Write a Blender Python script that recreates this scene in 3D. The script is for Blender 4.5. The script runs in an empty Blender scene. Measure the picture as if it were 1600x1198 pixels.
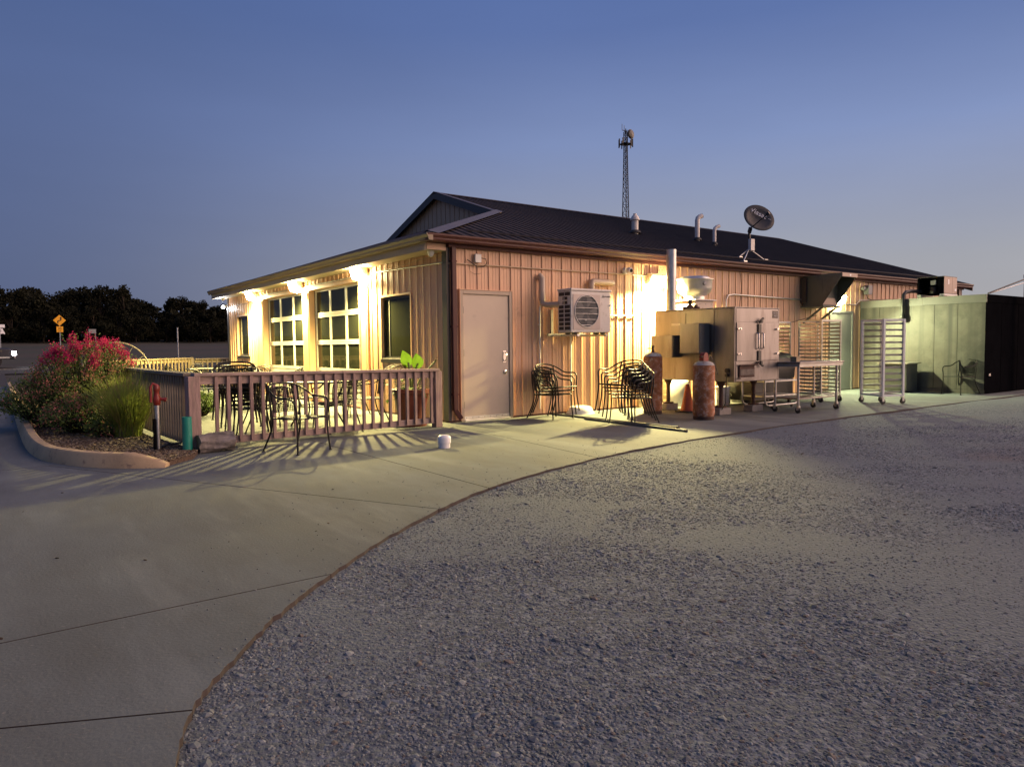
import bpy, bmesh, math, random
from mathutils import Vector, Matrix, Euler
R = math.radians
sc = bpy.context.scene
COL = sc.collection
random.seed(7)

# ------------------------------------------------------------------ camera
cam_d = bpy.data.cameras.new('camera')
cam_d.sensor_width = 36.0
cam_d.lens = 1121.26 / 1600 * 36.0
cam_d.clip_start = 0.05
cam_d.clip_end = 3000
cam = bpy.data.objects.new('camera', cam_d)
COL.objects.link(cam)
_yaw, _pit, _rol = R(36.012), R(3.06), R(-0.581)
_f = Vector((math.sin(_yaw) * math.cos(_pit), math.cos(_yaw) * math.cos(_pit), -math.sin(_pit)))
_r0 = Vector((math.cos(_yaw), -math.sin(_yaw), 0))
_u0 = _r0.cross(_f)
_r = _r0 * math.cos(_rol) + _u0 * math.sin(_rol)
_u = -_r0 * math.sin(_rol) + _u0 * math.cos(_rol)
cam.matrix_world = Matrix(((_r.x, _u.x, -_f.x, -6.026), (_r.y, _u.y, -_f.y, -10.04), (_r.z, _u.z, -_f.z, 1.255), (0, 0, 0, 1)))
sc.camera = cam

# ------------------------------------------------------------------ dusk sky and afterglow sun
SUN_AZ, SUN_EL = 125.0, 14.0          # clockwise from +Y, degrees above the horizon
world = bpy.data.worlds.new('World')
sc.world = world
world.use_nodes = True
wn, wl = world.node_tree.nodes, world.node_tree.links
wn.clear()
w_out = wn.new('ShaderNodeOutputWorld')


def w_ramp(stops):
    n = wn.new('ShaderNodeValToRGB')
    e = n.color_ramp.elements
    while len(e) > 1:
        e.remove(e[-1])
    e[0].position, e[0].color = stops[0][0], (*stops[0][1], 1)
    for p_, c_ in stops[1:]:
        k = e.new(p_)
        k.color = (*c_, 1)
    return n


w_tc = wn.new('ShaderNodeTexCoord')
w_sep = wn.new('ShaderNodeSeparateXYZ')
wl.new(w_tc.outputs['Generated'], w_sep.inputs[0])
w_dot = wn.new('ShaderNodeVectorMath')
w_dot.operation = 'DOT_PRODUCT'
w_dot.inputs[1].default_value = (math.sin(R(SUN_AZ)), math.cos(R(SUN_AZ)), 0)
wl.new(w_tc.outputs['Generated'], w_dot.inputs[0])
# three elevation gradients: away from the afterglow, across it, towards it
w_cold = w_ramp([(0.0, (.088, .115, .215)), (.1, (.094, .128, .248)), (.26, (.092, .134, .285)), (.45, (.070, .118, .285)), (1, (.055, .095, .24))])
w_side = w_ramp([(0.0, (.405, .39, .40)), (.10, (.36, .37, .415)), (.26, (.225, .295, .52)), (.39, (.115, .178, .40)), (.47, (.090, .150, .365)), (1, (.07, .12, .30))])
w_warm = w_ramp([(0.0, (1.25, .72, .42)), (.10, (.95, .66, .50)), (.25, (.55, .52, .56)), (.46, (.26, .31, .48)), (1, (.09, .14, .33))])
for n_ in (w_cold, w_side, w_warm):
    wl.new(w_sep.outputs['Z'], n_.inputs[0])


def w_map(a, b):
    n = wn.new('ShaderNodeMapRange')
    n.interpolation_type = 'SMOOTHSTEP'
    n.inputs['From Min'].default_value, n.inputs['From Max'].default_value = a, b
    wl.new(w_dot.outputs['Value'], n.inputs['Value'])
    return n


w_m1, w_m2 = w_map(-0.66, 0.22), w_map(0.62, 1.05)
w_x1, w_x2 = wn.new('ShaderNodeMixRGB'), wn.new('ShaderNodeMixRGB')
wl.new(w_m1.outputs[0], w_x1.inputs[0])
wl.new(w_cold.outputs[0], w_x1.inputs[1])
wl.new(w_side.outputs[0], w_x1.inputs[2])
wl.new(w_m2.outputs[0], w_x2.inputs[0])
wl.new(w_x1.outputs[0], w_x2.inputs[1])
wl.new(w_warm.outputs[0], w_x2.inputs[2])
w_bg = wn.new('ShaderNodeBackground')
w_bg.inputs['Strength'].default_value = 1.0
# thin uneven haze
w_mp = wn.new('ShaderNodeMapping')
w_mp.inputs['Scale'].default_value = (1.6, 1.6, 7.0)
wl.new(w_tc.outputs['Generated'], w_mp.inputs[0])
w_nz = wn.new('ShaderNodeTexNoise')
w_nz.inputs['Scale'].default_value = 1.3
w_nz.inputs['Detail'].default_value = 5
wl.new(w_mp.outputs[0], w_nz.inputs['Vector'])
w_mr = wn.new('ShaderNodeMapRange')
w_mr.inputs['From Min'].default_value, w_mr.inputs['From Max'].default_value = .3, .7
w_mr.inputs['To Min'].default_value, w_mr.inputs['To Max'].default_value = .955, 1.045
wl.new(w_nz.outputs['Fac'], w_mr.inputs['Value'])
w_sc = wn.new('ShaderNodeVectorMath')
w_sc.operation = 'SCALE'
wl.new(w_x2.outputs[0], w_sc.inputs[0])
wl.new(w_mr.outputs[0], w_sc.inputs['Scale'])
wl.new(w_sc.outputs[0], w_bg.inputs['Color'])
sky = wn.new('ShaderNodeTexSky')
sky.sky_type = 'NISHITA'
sky.sun_disc = False
sky.sun_elevation = R(1.0)
sky.sun_rotation = R(SUN_AZ)
w_bg2 = wn.new('ShaderNodeBackground')
w_bg2.inputs['Strength'].default_value = 0.004
wl.new(sky.outputs[0], w_bg2.inputs['Color'])
w_add = wn.new('ShaderNodeAddShader')
wl.new(w_bg.outputs[0], w_add.inputs[0])
wl.new(w_bg2.outputs[0], w_add.inputs[1])
wl.new(w_add.outputs[0], w_out.inputs['Surface'])
sun_d = bpy.data.lights.new('sun', 'SUN')
sun_d.energy = 5.0
sun_d.angle = R(80)
sun_d.color = (1.0, 0.64, 0.47)
sun = bpy.data.objects.new('sun', sun_d)
COL.objects.link(sun)
_sd = Vector((math.sin(R(SUN_AZ)) * math.cos(R(SUN_EL)), math.cos(R(SUN_AZ)) * math.cos(R(SUN_EL)), math.sin(R(SUN_EL))))
sun.rotation_euler = _sd.to_track_quat('Z', 'Y').to_euler()
sc.view_settings.view_transform = 'Standard'
sc.view_settings.look = 'None'
sc.view_settings.exposure = 0.0
sc.view_settings.gamma = 1.0
sc.view_settings.use_curve_mapping = False
sc.cycles.use_denoising = True
sc.cycles.max_bounces = 6
sc.cycles.transparent_max_bounces = 12
sc.cycles.sample_clamp_indirect = 4.0
sc.cycles.caustics_reflective = False
sc.cycles.caustics_refractive = False

# ------------------------------------------------------------------ helpers
def srgb(r, g, b):
    return tuple((c / 255 / 12.92) if c / 255 <= .04045 else ((c / 255 + .055) / 1.055) ** 2.4 for c in (r, g, b))


def mat(name, col, rough=0.6, metal=0.0, var=0.15, scale=3.0, bump=0.0, bscale=None, spots=None, stretch=(1, 1, 1), emit=None, spec=0.5, coord='Object', detail=5.0, rvar=0.1, streak=None, coat=0.0):
    """Principled material with noise-varied colour, optional dirt spots (colour, amount, scale), vertical streaks and relief."""
    m = bpy.data.materials.new(name)
    m.use_nodes = True
    nt = m.node_tree
    N, L = nt.nodes, nt.links
    b = N['Principled BSDF']
    b.inputs['Metallic'].default_value = metal
    b.inputs['Specular IOR Level'].default_value = spec
    b.inputs['Coat Weight'].default_value = coat
    tc = N.new('ShaderNodeTexCoord')
    mp = N.new('ShaderNodeMapping')
    mp.inputs['Scale'].default_value = stretch
    L.new(tc.outputs[coord], mp.inputs[0])
    n1 = N.new('ShaderNodeTexNoise')
    n1.inputs['Scale'].default_value = scale
    n1.inputs['Detail'].default_value = detail
    n1.inputs['Roughness'].default_value = .62
    L.new(mp.outputs[0], n1.inputs['Vector'])
    rp = N.new('ShaderNodeValToRGB')
    lo = tuple(max(0, c * (1 - var)) for c in col)
    hi = tuple(min(1, c * (1 + var)) for c in col)
    rp.color_ramp.elements[0].position, rp.color_ramp.elements[0].color = .3, (*lo, 1)
    rp.color_ramp.elements[1].position, rp.color_ramp.elements[1].color = .7, (*hi, 1)
    L.new(n1.outputs['Fac'], rp.inputs[0])
    out = rp.outputs['Color']
    for k, (sc_, sa, ss, st) in enumerate([(spots[0], spots[1], spots[2], (1, 1, 1))] if spots else []) :
        n2 = N.new('ShaderNodeTexNoise')
        n2.inputs['Scale'].default_value = ss
        n2.inputs['Detail'].default_value = 7
        n2.inputs['Roughness'].default_value = .7
        L.new(mp.outputs[0], n2.inputs['Vector'])
        mr = N.new('ShaderNodeMapRange')
        mr.inputs['From Min'].default_value = .62 - sa * .35
        mr.inputs['From Max'].default_value = .72 - sa * .2
        L.new(n2.outputs['Fac'], mr.inputs['Value'])
        mx = N.new('ShaderNodeMixRGB')
        mx.inputs[2].default_value = (*sc_, 1)
        L.new(mr.outputs[0], mx.inputs[0])
        L.new(out, mx.inputs[1])
        out = mx.outputs[0]
    if streak:
        mp2 = N.new('ShaderNodeMapping')
        mp2.inputs['Scale'].default_value = streak[2]
        L.new(tc.outputs[coord], mp2.inputs[0])
        n3 = N.new('ShaderNodeTexNoise')
        n3.inputs['Scale'].default_value = 1.0
        n3.inputs['Detail'].default_value = 4
        L.new(mp2.outputs[0], n3.inputs['Vector'])
        mr = N.new('ShaderNodeMapRange')
        mr.inputs['From Min'].default_value = .48
        mr.inputs['From Max'].default_value = .68
        mr.inputs['To Max'].default_value = streak[1]
        L.new(n3.outputs['Fac'], mr.inputs['Value'])
        mx = N.new('ShaderNodeMixRGB')
        mx.inputs[2].default_value = (*streak[0], 1)
        L.new(mr.outputs[0], mx.inputs[0])
        L.new(out, mx.inputs[1])
        out = mx.outputs[0]
    L.new(out, b.inputs['Base Color'])
    rr = N.new('ShaderNodeMapRange')
    rr.inputs['To Min'].default_value = max(0.02, rough - rvar)
    rr.inputs['To Max'].default_value = min(1, rough + rvar)
    L.new(n1.outputs['Fac'], rr.inputs['Value'])
    L.new(rr.outputs[0], b.inputs['Roughness'])
    if bump:
        n4 = N.new('ShaderNodeTexNoise')
        n4.inputs['Scale'].default_value = bscale or scale * 6
        n4.inputs['Detail'].default_value = 6
        L.new(mp.outputs[0], n4.inputs['Vector'])
        bp = N.new('ShaderNodeBump')
        bp.inputs['Strength'].default_value = bump
        bp.inputs['Distance'].default_value = .01
        L.new(n4.outputs['Fac'], bp.inputs['Height'])
        L.new(bp.outputs[0], b.inputs['Normal'])
    if emit:
        b.inputs['Emission Color'].default_value = (*emit[0], 1)
        b.inputs['Emission Strength'].default_value = emit[1]
    return m


class MB:
    """Collects vertices and faces, then links them as ONE mesh object."""

    def __init__(self):
        self.v, self.f = [], []

    def add(self, vs, fs):
        o = len(self.v)
        self.v += [tuple(p) for p in vs]
        self.f += [tuple(i + o for i in q) for q in fs]
        return self

    def box(self, x0, x1, y0, y1, z0, z1):
        return self.add([(x0, y0, z0), (x1, y0, z0), (x1, y1, z0), (x0, y1, z0), (x0, y0, z1), (x1, y0, z1), (x1, y1, z1), (x0, y1, z1)],
                        [(0, 3, 2, 1), (4, 5, 6, 7), (0, 1, 5, 4), (1, 2, 6, 5), (2, 3, 7, 6), (3, 0, 4, 7)])

    def bar(self, p, q, w, h, up=(0, 0, 1)):
        p, q = Vector(p), Vector(q)
        d = (q - p).normalized()
        upv = Vector(up)
        if abs(d.dot(upv)) > .98:
            upv = Vector((0, 1, 0))
        s = d.cross(upv).normalized()
        u = s.cross(d)
        vs = [c + s * a * w / 2 + u * b * h / 2 for c in (p, q) for a, b in ((-1, -1), (1, -1), (1, 1), (-1, 1))]
        return self.add(vs, [(0, 1, 2, 3), (7, 6, 5, 4), (0, 4, 5, 1), (1, 5, 6, 2), (2, 6, 7, 3), (3, 7, 4, 0)])

    def tube(self, pts, r, n=8, closed=False):
        pts = [Vector(p) for p in pts]
        m = len(pts)
        rs = list(r) if isinstance(r, (list, tuple)) else [r] * m
        ref = None
        rings = []
        for i, p in enumerate(pts):
            a = pts[(i - 1) % m] if (closed or i) else p
            b = pts[(i + 1) % m] if (closed or i < m - 1) else p
            t = (b - a).normalized()
            if ref is None:
                ref = Vector((0, 0, 1)) if abs(t.z) < .9 else Vector((1, 0, 0))
            s = t.cross(ref).normalized()
            ref = s.cross(t).normalized()
            rings.append([p + (s * math.cos(2 * math.pi * k / n) + ref * math.sin(2 * math.pi * k / n)) * rs[i] for k in range(n)])
        fs = []
        for i in range(m if closed else m - 1):
            for k in range(n):
                a, b = i * n, ((i + 1) % m) * n
                fs.append((a + k, a + (k + 1) % n, b + (k + 1) % n, b + k))
        if not closed:
            fs.append(tuple(range(n))[::-1])
            fs.append(tuple(range((m - 1) * n, m * n)))
        return self.add([v for g in rings for v in g], fs)

    def cyl(self, p, q, r0, r1=None, n=16):
        return self.tube([p, q], [r0, r0 if r1 is None else r1], n)

    def lathe(self, prof, c=(0, 0, 0), n=24, axis='Z', caps=True):
        vs, fs = [], []
        for r, z in prof:
            for k in range(n):
                a = 2 * math.pi * k / n
                x, y = r * math.cos(a), r * math.sin(a)
                p = (x, y, z) if axis == 'Z' else ((x, z, y) if axis == 'Y' else (z, x, y))
                vs.append((p[0] + c[0], p[1] + c[1], p[2] + c[2]))
        for i in range(len(prof) - 1):
            for k in range(n):
                fs.append((i * n + k, i * n + (k + 1) % n, (i + 1) * n + (k + 1) % n, (i + 1) * n + k))
        if caps:
            fs.append(tuple(range(n))[::-1])
            fs.append(tuple(range((len(prof) - 1) * n, len(prof) * n)))
        return self.add(vs, fs)

    def prism(self, poly, z0, z1):
        n = len(poly)
        vs = [(x, y, z0) for x, y in poly] + [(x, y, z1) for x, y in poly]
        return self.add(vs, [tuple(range(n))[::-1], tuple(range(n, 2 * n))] + [(i, (i + 1) % n, n + (i + 1) % n, n + i) for i in range(n)])

    def slab(self, poly, off):
        """A 3-D polygon extruded along the vector off."""
        n = len(poly)
        vs = [tuple(p) for p in poly] + [tuple(Vector(p) + Vector(off)) for p in poly]
        return self.add(vs, [tuple(range(n))[::-1], tuple(range(n, 2 * n))] + [(i, (i + 1) % n, n + (i + 1) % n, n + i) for i in range(n)])

    def xf(self, M):
        self.v = [tuple(M @ Vector(p)) for p in self.v]
        return self

    def mesh(self, name, m, off=None, smooth=None, fix=True):
        me = bpy.data.meshes.new(name)
        vs = self.v if off is None else [(x - off[0], y - off[1], z - off[2]) for x, y, z in self.v]
        me.from_pydata(vs, [], self.f)
        if fix:
            b = bmesh.new()
            b.from_mesh(me)
            bmesh.ops.recalc_face_normals(b, faces=b.faces)
            b.to_mesh(me)
            b.free()
        for mm in (m if isinstance(m, (list, tuple)) else [m]):
            me.materials.append(mm)
        if smooth:
            me.shade_smooth()
            if smooth < 180:
                me.set_sharp_from_angle(angle=R(smooth))
        me.update()
        return me

    def build(self, name, m, parent=None, smooth=None, bevel=0, fix=True):
        o = bpy.data.objects.new(name, self.mesh(name, m, base(parent), smooth, fix))
        COL.objects.link(o)
        o.parent = parent
        if bevel:
            md = o.modifiers.new('bevel', 'BEVEL')
            md.width = bevel
            md.segments = 2
            md.limit_method = 'ANGLE'
        return o


def base(o):
    v = Vector((0, 0, 0))
    while o is not None:
        v += o.location
        o = o.parent
    return v


def tag(o, label=None, cat=None, group=None, kind=None):
    for k, v in (('label', label), ('category', cat), ('group', group), ('kind', kind)):
        if v:
            o[k] = v
    return o


def thing(name, label, cat, loc=(0, 0, 0), group=None):
    o = bpy.data.objects.new(name, None)
    o.empty_display_size = .2
    COL.objects.link(o)
    o.location = loc
    return tag(o, label, cat, group)


def put(name, me, parent, loc=None):
    o = bpy.data.objects.new(name, me)
    COL.objects.link(o)
    o.parent = parent
    if loc is not None:
        o.location = Vector(loc) - base(parent)
    return o


def copy_tree(o, parent=None):
    c = o.copy()
    COL.objects.link(c)
    c.parent = parent
    for ch in list(o.children):
        copy_tree(ch, c)
    return c


def text(s, size, m, parent, loc, rot, name='lettering', ext=.002, align='CENTER', space=1.0):
    cu = bpy.data.curves.new(name, 'FONT')
    cu.body = s
    cu.size = size
    cu.extrude = ext
    cu.align_x = align
    cu.align_y = 'CENTER'
    cu.space_character = space
    cu.materials.append(m)
    tmp = bpy.data.objects.new('tmp', cu)
    COL.objects.link(tmp)
    bpy.context.view_layer.update()
    me = bpy.data.meshes.new_from_object(tmp.evaluated_get(bpy.context.evaluated_depsgraph_get()))
    bpy.data.objects.remove(tmp)
    me.name = name
    o = bpy.data.objects.new(name, me)
    COL.objects.link(o)
    o.parent = parent
    o.location = Vector(loc) - base(parent)
    o.rotation_euler = rot
    return o


def arc(c, r, a0, a1, n, f):
    return [f(c, r, R(a0 + (a1 - a0) * i / n)) for i in range(n + 1)]


# ------------------------------------------------------------------ materials
M = {}
M['siding'] = mat('painted steel siding', (.69, .425, .26), .42, 0, .13, .9, .05, 5, spec=.4, streak=((.40, .27, .17), .35, (5, 5, .35)), spots=((.45, .29, .18), .08, 1.5))
M['trim_dark'] = mat('dark red trim paint', (.080, .026, .024), .5, 0, .12, 3, spec=.25)
M['trim_black'] = mat('dark brown trim paint', (.035, .028, .026), .45, 0, .15, 3)
M['gutter'] = mat('dark red gutter paint', (.080, .030, .026), .42, 0, .1, 2, spec=.25)
M['roof'] = mat('dark roof metal', (.058, .044, .036), .6, 0, .2, 2.5, .05, 9, spec=.12)
M['cap'] = mat('grey ridge flashing', (.085, .08, .085), .5, 0, .1, 2)
M['soffit'] = mat('tan soffit metal', (.42, .34, .22), .5, 0, .06, 3)
M['door'] = mat('tan door paint', (.56, .46, .35), .45, 0, .06, 1.6, .03, 10, spots=((.50, .41, .31), .06, 5))
M['frame_tan'] = mat('tan frame paint', (.42, .33, .24), .45, 0, .06, 2)
M['white'] = mat('white paint', (.72, .70, .64), .4, 0, .05, 3)
M['offwhite'] = mat('weathered white enamel', (.62, .58, .52), .42, 0, .07, 4, spots=((.4, .34, .27), .15, 9))
M['glass'] = mat('dark window glass', (.019, .021, .013), .04, 0, .1, 1, rvar=.01, spec=.10)
M['black'] = mat('black enamel', (.012, .012, .012), .38, 0, .3, 8)
M['rubber'] = mat('black rubber', (.018, .017, .016), .7, 0, .2, 6)
M['chrome'] = mat('worn chrome', (.62, .60, .57), .22, 1, .1, 6)
M['steel'] = mat('brushed stainless steel', (.23, .215, .21), .42, 1, .34, 2.6, .02, 40, stretch=(1, 1, .18), spots=((.17, .15, .14), .2, 4), rvar=.2)
M['galv'] = mat('galvanised steel', (.46, .46, .45), .38, .9, .2, 7)
M['alu'] = mat('aluminium', (.62, .61, .57), .36, .75, .12, 5)
M['rust'] = mat('rusted steel', (.31, .12, .05), .85, 0, .5, 7, .5, 26, spots=((.38, .30, .24), .33, 14), rvar=.08)
M['rustdark'] = mat('dark rusted steel', (.075, .040, .028), .85, 0, .4, 8, .4, 24)
M['grayunit'] = mat('grey green sheet metal', (.080, .084, .072), .55, .1, .12, 2.2, spots=((.05, .05, .042), .2, 4))
M['grey'] = mat('grey paint', (.28, .28, .27), .5, 0, .1, 4)
M['pvc'] = mat('white plastic', (.75, .74, .73), .35, 0, .05, 6, spots=((.5, .46, .40), .12, 8))
M['teal'] = mat('teal plastic', (.016, .23, .17), .4, 0, .1, 5, spots=((.02, .12, .10), .15, 10))
M['redpaint'] = mat('red enamel', (.22, .020, .012), .4, 0, .25, 12, spots=((.12, .04, .02), .25, 20))
M['wood'] = mat('weathered stained deck wood', (.30, .205, .178), .78, 0, .34, 5, .35, 30, stretch=(6, 6, .8), spots=((.24, .18, .145), .25, 3))
M['woodh'] = mat('weathered stained deck wood boards', (.33, .24, .205), .8, 0, .3, 5, .35, 30, stretch=(.8, .8, 6), spots=((.26, .20, .17), .3, 3))
M['woodgrey'] = mat('greyed deck wood', (.19, .165, .13), .85, 0, .35, 5, .4, 30, stretch=(6, 6, .7))
M['woodpale'] = mat('pale bare wood', (.42, .32, .19), .7, 0, .2, 5, .2, 30, stretch=(1, 1, 4))
M['bark'] = mat('log bark', (.20, .175, .16), .92, 0, .6, 9, 1.0, 16, stretch=(.35, 1.4, 1.4))
M['logend'] = mat('cut log end', (.20, .15, .10), .85, 0, .3, 9, .3)
M['terra'] = mat('terracotta glaze', (.17, .045, .028), .45, 0, .25, 5)
M['soil'] = mat('dark soil', (.04, .028, .018), .95, 0, .4, 10, .8)
M['orange'] = mat('orange plastic', (.50, .095, .018), .5, 0, .15, 5)
M['cooler'] = mat('stained cooler wall panel', (.098, .092, .078), .6, 0, .25, 2.0, .04, 10, spots=((.055, .054, .046), .3, 1.3), streak=((.03, .03, .03), .9, (0.1, 4.5, .10)))
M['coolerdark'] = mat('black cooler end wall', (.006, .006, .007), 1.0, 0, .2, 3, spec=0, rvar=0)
M['coolertrim'] = mat('grey cooler flashing', (.13, .13, .125), .5, .2, .1, 3)
M['salmonbox'] = mat('tan condenser and lit hood paint', (.42, .30, .23), .5, 0, .06, 3)  # on the intake hood this colour paints in the dusk light
M['curb'] = mat('tan painted kerb concrete', (.42, .305, .175), .85, 0, .18, 2.2, .25, 40, spots=((.16, .115, .085), .15, 9))
M['brick'] = mat('concrete block', (.26, .235, .21), .9, 0, .2, 8, .4)
M['bag'] = mat('black plastic', (.02, .02, .02), .35, 0, .2, 5)
M['foliage_dark'] = mat('dusk tree leaves', (.017, .018, .011), .8, 0, .5, .25, spec=.05)
M['trunk'] = mat('tree bark', (.030, .024, .019), .9, 0, .3, 2, .4, spec=.1)
M['leaf'] = mat('shrub leaves', (.095, .145, .042), .55, 0, .5, 4, spec=.35)
M['leafbright'] = mat('bright broad leaf', (.22, .42, .035), .45, 0, .3, 4, spec=.4)
M['leafbrown'] = mat('dry leaf', (.17, .085, .040), .7, 0, .3, 4)
M['flower'] = mat('crimson blossom', (.40, .022, .11), .6, 0, .45, 5, spec=.2)
M['flowerfade'] = mat('faded pink blossom', (.36, .145, .12), .7, 0, .35, 5, spec=.2)
M['blade'] = mat('ornamental grass blades', (.25, .31, .06), .6, 0, .45, 3, spec=.3)
M['bladedry'] = mat('dry grass blades', (.26, .20, .10), .7, 0, .35, 3, spec=.2)
def translucent(m, amount):
    N, L = m.node_tree.nodes, m.node_tree.links
    b = N['Principled BSDF']
    t = N.new('ShaderNodeBsdfTranslucent')
    L.new(b.inputs['Base Color'].links[0].from_socket, t.inputs['Color'])
    x = N.new('ShaderNodeMixShader')
    x.inputs[0].default_value = amount
    L.new(b.outputs[0], x.inputs[1])
    L.new(t.outputs[0], x.inputs[2])
    L.new(x.outputs[0], N['Material Output'].inputs['Surface'])


for k_, a_ in (('leaf', .35), ('leafbright', .5), ('blade', .4), ('bladedry', .3), ('flower', .35), ('flowerfade', .3)):
    translucent(M[k_], a_)
M['sidepanel'] = mat('dull control panel steel', (.14, .145, .13), .5, .2, .15, 3)
M['palecap'] = mat('chalky grey paint', (.36, .34, .31), .7, 0, .25, 9, .3, spots=((.20, .09, .05), .25, 14))
M['cable'] = mat('black cable', (.015, .015, .015), .5, 0, .1, 5)
M['yellow'] = mat('self-lit yellow sign', (.80, .36, .015), .5, 0, .05, 5, emit=((.9, .38, .01), .10))  # faint emission painted on, the plate is no lamp
M['signwhite'] = mat('self-lit white sign', (.75, .72, .70), .5, 0, .05, 5, emit=((.9, .85, .85), .08))  # slight glow added to the plate colour, no lamp behind it
M['blue'] = mat('blue chair back patch', (.03, .05, .16), .8, 0, .2, 6)
M['red'] = mat('car tail paint', (.2, .2, .22), .3, .3, .05, 3, coat=.6)


def lens_mat(name, col, strength):
    m = bpy.data.materials.new(name)
    m.use_nodes = True
    b = m.node_tree.nodes['Principled BSDF']
    b.inputs['Base Color'].default_value = (.8, .8, .7, 1)
    b.inputs['Emission Color'].default_value = (*col, 1)
    b.inputs['Emission Strength'].default_value = strength
    return m


WARM = (1.0, .79, .27)
GREEN = (.96, 1.0, .52)
M['lens_warm'] = lens_mat('warm lamp lens', (1.0, .82, .38), 260)
M['lens_yard'] = lens_mat('yard lamp lens', (1.0, .82, .38), 150)
M['lens_green'] = lens_mat('greenish lamp lens', (.97, 1.0, .50), 170)
M['lens_white'] = lens_mat('white lamp lens', (.95, .97, 1.0), 25)


def lamp_light(parent, loc, energy, col, size=.07, kind='POINT', rot=None, spot=None):
    d = bpy.data.lights.new('lamp_light', kind)
    d.energy = energy
    d.color = col
    if kind == 'SPOT':
        d.spot_size = R(spot)
        d.spot_blend = .35
    d.shadow_soft_size = size
    o = bpy.data.objects.new('lamp_light', d)
    COL.objects.link(o)
    o.parent = parent
    o.location = Vector(loc) - base(parent)
    if rot:
        o.rotation_euler = rot
    return o

# ------------------------------------------------------------------ ground
def ter(x, y):
    """Height of the land: flat round the restaurant, a bank rising beyond it to the north."""
    d = y - 20
    if d <= 0:
        return 0.0
    if d < 12:
        return .0014 * d * d
    return .0014 * 144 + .0336 * (d - 12) if y < 130 else .0014 * 144 + .0336 * 98 + .004 * (y - 130)


def smooth_line(pts, n=4):
    out = []
    for i in range(len(pts) - 1):
        p0, p1, p2, p3 = pts[max(i - 1, 0)], pts[i], pts[i + 1], pts[min(i + 2, len(pts) - 1)]
        for k in range(n):
            t = k / n
            out.append(tuple(.5 * (2 * p1[c] + (p2[c] - p0[c]) * t + (2 * p0[c] - 5 * p1[c] + 4 * p2[c] - p3[c]) * t * t + (3 * p1[c] - p0[c] - 3 * p2[c] + p3[c]) * t ** 3) for c in range(len(p1))))
    out.append(pts[-1])
    return out


# slab edge between drive and gravel, from the far wall round to behind the viewer
EDGE = [(24.0, -3.64), (8.3, -3.64), (5.7, -3.65), (3.23, -3.73), (1.6, -3.86), (.27, -4.02), (-.65, -4.22), (-1.7, -4.52), (-2.6, -4.88), (-3.27, -5.28), (-4.0, -5.80), (-4.52, -6.25), (-4.85, -6.56), (-5.13, -6.88), (-5.36, -7.18), (-5.51, -7.42), (-5.62, -7.73), (-5.72, -8.2), (-5.8, -9.2), (-5.85, -11), (-5.9, -16)]

_er = random.Random(3)                                    # the cast edge is smooth in plan but ragged in detail
EDGE = [EDGE[0]] + [(x + _er.uniform(-.006, .006) * (y > -7.4), y + _er.uniform(-.012, .012)) for x, y in smooth_line(EDGE[1:-2], 8)[:-1]] + EDGE[-2:]


def edge_y(x):
    for (xa, ya), (xb, yb) in zip(EDGE, EDGE[1:]):
        if xb <= x <= xa:
            return ya + (yb - ya) * (x - xa) / (xb - xa)
    return -3.64 if x > 24 else -99


def concrete_mat():
    m = mat('broom finished concrete', (.115, .135, .136), .88, 0, .24, 1.1, .25, 60, coord='Object', detail=8)
    nt = m.node_tree
    N, L = nt.nodes, nt.links
    b = N['Principled BSDF']
    src = b.inputs['Base Color'].links[0].from_socket
    tc = N.new('ShaderNodeTexCoord')
    # long wear marks along the drive, speckle, dark oil spots, pale scuffs
    def noise(scale, stretch, lo, hi, col, amount, cur, rot=0, det=6):
        mp = N.new('ShaderNodeMapping')
        mp.inputs['Scale'].default_value = stretch
        mp.inputs['Rotation'].default_value = (0, 0, R(rot))
        L.new(tc.outputs['Object'], mp.inputs[0])
        n = N.new('ShaderNodeTexNoise')
        n.inputs['Scale'].default_value = scale
        n.inputs['Detail'].default_value = det
        n.inputs['Roughness'].default_value = .65
        L.new(mp.outputs[0], n.inputs['Vector'])
        r = N.new('ShaderNodeMapRange')
        r.inputs['From Min'].default_value, r.inputs['From Max'].default_value = lo, hi
        r.inputs['To Max'].default_value = amount
        L.new(n.outputs['Fac'], r.inputs['Value'])
        x = N.new('ShaderNodeMixRGB')
        x.inputs[2].default_value = (*col, 1)
        L.new(r.outputs[0], x.inputs[0])
        L.new(cur, x.inputs[1])
        return x.outputs[0]
    c = noise(.5, (1, .28, 1), .40, .66, (.072, .079, .075), .9, src, 25)
    c = noise(1.4, (1, .18, 1), .52, .72, (.205, .222, .208), .6, c, 32)
    c = noise(3.2, (1, .3, 1), .50, .70, (.078, .086, .082), .6, c, 28)
    c = noise(48, (1, 1, 1), .60, .74, (.25, .24, .21), .45, c, det=3)
    c = noise(70, (1, 1, 1), .66, .74, (.07, .062, .055), .55, c, det=2)
    c = noise(4.5, (1, 1, 1), .72, .80, (.06, .052, .045), .55, c, det=4)
    L.new(c, b.inputs['Base Color'])
    return m


M['concrete'] = concrete_mat()
M['slabedge'] = mat('clay stained slab edge', (.040, .031, .028), .9, 0, .3, 6, .3)


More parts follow.
